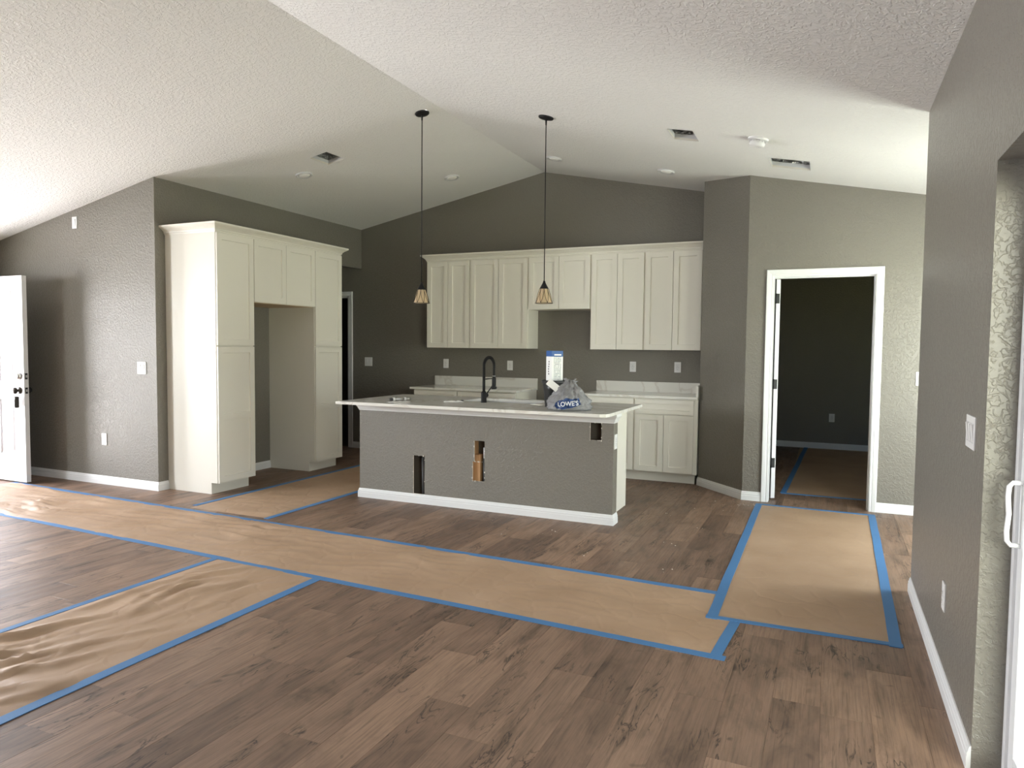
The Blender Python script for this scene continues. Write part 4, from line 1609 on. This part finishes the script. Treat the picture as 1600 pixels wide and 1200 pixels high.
MB().lathe([(0.046, -0.013), (0.052, -0.018), (0.056, -0.040), (0.050, -0.054), (0.022, -0.062), (0.020, -0.060), (0.001, -0.060)], n=32, mat=m).build('housing', 'plastic', t)
mb = MB()
for k in range(16):
    an = 2 * math.pi * k / 16
    c, s_ = math.cos(an), math.sin(an)
    p0 = m @ Vector((0.0572 * c, 0.0572 * s_, -0.020))
    p1 = m @ Vector((0.0572 * c, 0.0572 * s_, -0.029))
    mb.tube([p0, p1], 0.003, 5)
mb.build('sounder_slots', 'plate_in', t)


# ------------------------------------------------------------------ outlets and switches
def device(kind, loc, rz, label, gangs=1, group=None):
    """local frame: faces -Y, centred on loc"""
    t = empty('wall_outlet' if kind == 'outlet' else 'light_switch' if kind == 'switch' else 'wall_plate', loc, rz, label,
              'outlet' if kind == 'outlet' else 'switch' if kind == 'switch' else 'wall plate', group)
    w = 0.072 + 0.046 * (gangs - 1)
    h = 0.116
    MB().bevbox(-w / 2, w / 2, -0.0065, 0.001, -h / 2, h / 2, 0.002).build('cover_plate', 'plastic', t)
    for g in range(gangs):
        cx = (g - (gangs - 1) / 2) * 0.046
        MB().box(cx - 0.0175, cx + 0.0175, -0.0072, -0.006, -0.0345, 0.0345).build('insert_frame', 'plate_in', t)
        if kind == 'outlet':
            for sz in (-0.018, 0.018):
                MB().bevbox(cx - 0.015, cx + 0.015, -0.0095, -0.006, sz - 0.0135, sz + 0.0135, 0.0015).build('receptacle', 'plastic', t)
                mb = MB()
                for ox, hh in ((-0.006, 0.008), (0.006, 0.0065)):
                    mb.box(cx + ox - 0.001, cx + ox + 0.001, -0.0098, -0.009, sz + 0.002 - hh / 2, sz + 0.002 + hh / 2)
                mb.box(cx - 0.002, cx + 0.002, -0.0098, -0.009, sz - 0.009, sz - 0.005)
                mb.build('slots', 'slot', t)
        else:
            mb = MB()
            mb.add([(cx - 0.015, -0.0072, -0.031), (cx + 0.015, -0.0072, -0.031), (cx + 0.015, -0.0125, 0.031), (cx - 0.015, -0.0125, 0.031),
                    (cx - 0.015, -0.006, -0.031), (cx + 0.015, -0.006, -0.031), (cx + 0.015, -0.006, 0.031), (cx - 0.015, -0.006, 0.031)],
                   [(0, 1, 2, 3), (4, 7, 6, 5), (0, 4, 5, 1), (1, 5, 6, 2), (2, 6, 7, 3), (3, 7, 4, 0)])
            mb.build('rocker', 'plastic', t)
    return t


device('switch', (-6.851, Y_L, 2.575), 0, 'small white wall plate high up near the sloped ceiling', 1)
device('switch', (-5.938, Y_L, 1.157), 0, 'white double light switch next to the wall corner by the pantry', 2)
device('outlet', (-6.481, Y_L, 0.446), 0, 'white outlet low on the wall beside the front door')
device('switch', (-5.630, Y_B, 1.174), 0, 'double light switch on the dark wall by the hall doorway', 2)
device('outlet', (-4.444, Y_B, 1.171), 0, 'outlet above the shorter counter near its free end')
device('outlet', (-3.551, Y_B, 1.164), 0, 'outlet above the shorter counter, beside the faucet')
device('outlet', (-2.025, Y_B, 1.180), 0, 'outlet above the veined backsplash near the range gap')
device('outlet', (-1.522, Y_B, 1.183), 0, 'outlet above the veined backsplash near the angled wall')
device('switch', (0.705, Y_D, 1.157), 0, 'light switch on the wall beside the bedroom doorway', 1)
device('outlet', (0.060, 10.86, 0.44), 0, 'outlet on the dark far bedroom wall')
device('switch', (X_W, 2.944, 1.108), -R90, 'white triple light switch beside the sliding door recess', 3)
device('outlet', (X_W, 3.392, 0.371), -R90, 'outlet low on the wall beside the sliding door')
device('outlet', (XI1, 5.395, 0.655), R90, 'outlet on the narrow end of the island half wall')

# ------------------------------------------------------------------ floor paper and tape
TZ = 0.0022


def wr(x, y, amp, ax, ay, seed):
    p = Vector((x * ax + seed, y * ay - seed, seed * 1.3))
    w = Vector((0, noise.noise(Vector((x * 1.6, y * 1.6, seed))) * 1.6 + 0.5 * noise.noise(Vector((x * 4, y * 4, seed + 2))), 0))
    q = p + w
    h = 0.0
    for k, (fx, fy, a) in enumerate(((1, 1, 1.0), (1.5, 1.9, 0.55), (2.6, 3.1, 0.28))):
        nv = noise.noise(Vector((q.x * fx, q.y * fy, k * 7.7)))
        h += a * max(0.0, 1 - abs(nv) * 3.6) ** 1.3
    msk = 0.35 + 0.9 * max(0.0, noise.noise(Vector((x * 1.3 + 5, y * 1.3, seed))) + 0.25)
    return amp * h * msk


def runner(name, x0, x1, y0, y1, label, ampf, aniso, rot=0.0, seed=1.0, step=0.024, edge=0.07):
    t = empty(name, ((x0 + x1) / 2, (y0 + y1) / 2, 0), 0, label, 'floor paper', 'taped paper runners')
    cx, cy = (x0 + x1) / 2, (y0 + y1) / 2
    nx, ny = max(2, int((x1 - x0) / step)), max(2, int((y1 - y0) / step))
    ca, sa = math.cos(rot), math.sin(rot)
    vs, fs = [], []
    for j in range(ny + 1):
        for i in range(nx + 1):
            x, y = x0 + (x1 - x0) * i / nx, y0 + (y1 - y0) * j / ny
            d = min(x - x0, x1 - x, y - y0, y1 - y)
            e = min(1.0, max(0.0, d / edge))
            e = e * e * (3 - 2 * e)
            xr, yr = x * ca - y * sa, x * sa + y * ca
            h = wr(xr, yr, ampf(x, y), aniso[0], aniso[1], seed) * e
            vs.append((x - cx, y - cy, 0.0008 + h))
    for j in range(ny):
        for i in range(nx):
            a = j * (nx + 1) + i
            fs.append((a, a + 1, a + nx + 2, a + nx + 1))
    MB().add(vs, fs, True).build('paper_sheet', 'paper', t, fix=False)
    return t


def tape(parent, pa, pb, w=0.050, z=TZ, seed=0):
    pa, pb = Vector(pa), Vector(pb)
    d = (pb - pa)
    ln = d.length
    d.normalize()
    nrm = Vector((-d.y, d.x))
    n = max(2, int(ln / 0.12))
    off = parent.location
    z += 0.00022 * seed
    vs, fs = [], []
    for i in range(n + 1):
        p = pa + d * (ln * i / n)
        j1 = 0.004 * noise.noise(Vector((p.x * 1.7, p.y * 1.7, seed)))
        for s in (-1, 1):
            q = p + nrm * (s * w / 2 + j1 + 0.0015 * noise.noise(Vector((p.x * 9, p.y * 9, s * 3.0))))
            for zz in (0.0006, z + (0.0012 if s * 1 > 9 else 0)):
                vs.append((q.x - off.x, q.y - off.y, zz))
    for i in range(n):
        a, b = i * 4, (i + 1) * 4
        fs += [(a + 1, a + 3, b + 3, b + 1), (a, a + 1, b + 1, b), (a + 2, b + 2, b + 3, a + 3)]
    fs += [(0, 2, 3, 1), (n * 4, n * 4 + 1, n * 4 + 3, n * 4 + 2)]
    return MB().add(vs, fs).build('tape_strip', 'tape', parent, fix=True)


def lerp(a, b, t):
    return a + (b - a) * max(0, min(1, t))


mainr = runner('floor_paper', -7.35, -0.42, 3.27, 4.27, 'long tan paper runner taped across the floor from the front door',
               lambda x, y: lerp(0.030, 0.0045, (x + 4.6) / 3.4) * (0.5 + 0.8 * abs(noise.noise(Vector((x * 0.6, y, 2))))), (1.3, 7.5), -0.26, 3.1)
tape(mainr, (-7.35, 4.345), (-0.54, 4.115), seed=1)
tape(mainr, (-7.35, 3.545), (-0.385, 3.245), seed=2)
tape(mainr, (-0.395, 3.72), (-0.432, 3.225), seed=3)
# follow the slight skew of the sheet
for ch in mainr.children:
    if ch.name.startswith('paper_sheet'):
        for v in ch.data.vertices:
            x = v.co.x + mainr.location.x
            y = v.co.y + mainr.location.y
            q = (y - 3.27) / 1.0
            f_ = (x + 7.35) / (7.35 - 0.385)
            ylo, yhi = 3.545 + f_ * (3.245 - 3.545), 4.345 + f_ * (4.11 - 4.345)
            v.co.y = ylo + q * (yhi - ylo) - mainr.location.y
leftr = runner('floor_paper', -3.58, -2.75, -0.6, 3.36, 'wrinkled tan paper runner branching toward the living room',
               lambda x, y: 0.022 * (0.45 + 0.9 * abs(noise.noise(Vector((x, y * 0.7, 5))))), (1.1, 6.8), -1.28, 8.3)
tape(leftr, (-3.597, -0.6), (-3.597, 3.40), 0.042, seed=4)
tape(leftr, (-2.738, -0.6), (-2.742, 3.365), 0.056, seed=5)
rightr = runner('floor_paper', -0.53, 0.345, 3.745, 6.66, 'smooth tan paper runner leading to the bedroom doorway',
                lambda x, y: 0.0030 * (0.4 + abs(noise.noise(Vector((x * 2, y, 7))))), (1.2, 2.6), 0.9, 5.5)
tape(rightr, (-0.536, 6.68), (-0.516, 3.705), 0.054, seed=6, z=0.0030)
tape(rightr, (-0.545, 3.73), (0.36, 3.745), 0.036, seed=7, z=0.0036)
tape(rightr, (0.368, 6.645), (0.330, 3.715), 0.054, seed=8, z=0.0030)
tape(rightr, (-0.54, 6.665), (0.39, 6.645), 0.032, seed=9, z=0.0036)
pantr = runner('floor_paper', -4.92, -4.06, 4.33, 7.85, 'tan paper runner between the pantry cabinets and the island',
               lambda x, y: lerp(0.010, 0.003, (y - 4.4) / 1.5), (1.2, 5.0), -0.5, 2.2)
tape(pantr, (-4.945, 4.40), (-4.915, 7.85), 0.045, seed=10)
tape(pantr, (-4.065, 4.31), (-4.03, 7.85), 0.045, seed=11)
bedr = runner('floor_paper', -0.34, 0.55, 7.29, 10.84, 'dim tan paper runner on the bedroom floor', lambda x, y: 0.002, (1.5, 2.5), 0.3, 6.1)
tape(bedr, (-0.368, 7.29), (-0.262, 10.84), 0.052, seed=12)
tape(bedr, (-0.385, 7.285), (0.56, 7.30), 0.030, seed=13, z=0.003)

# white drywall crumbs swept around the floor
mb = MB()
rnd = random.Random(4)
spots = [(-0.62, 6.62), (-0.66, 6.55), (-0.58, 6.58), (-0.70, 6.60), (-0.95, 6.62), (-0.9, 6.45), (-0.8, 6.5), (-0.75, 6.3), (-1.05, 6.2), (-1.2, 5.9), (-0.85, 5.6),
         (-1.9, 4.9), (-1.85, 5.0), (-1.45, 4.5), (-2.4, 5.1), (-1.0, 5.0), (-0.9, 4.4), (-2.2, 4.7)]
for x, y in spots:
    for _ in range(3):
        a, b = x + rnd.uniform(-0.05, 0.05), y + rnd.uniform(-0.05, 0.05)
        s = rnd.uniform(0.002, 0.006)
        mb.add([(a - s, b - s * 0.6, 0), (a + s, b - s, 0), (a + s * 0.3, b + s, 0), (a, b, s * 0.8)], [(0, 2, 1), (0, 1, 3), (1, 2, 3), (2, 0, 3)])
tag(mb.build('drywall_crumbs', 'gyp'), 'tiny white drywall crumbs scattered on the vinyl floor', 'debris', kind='stuff')
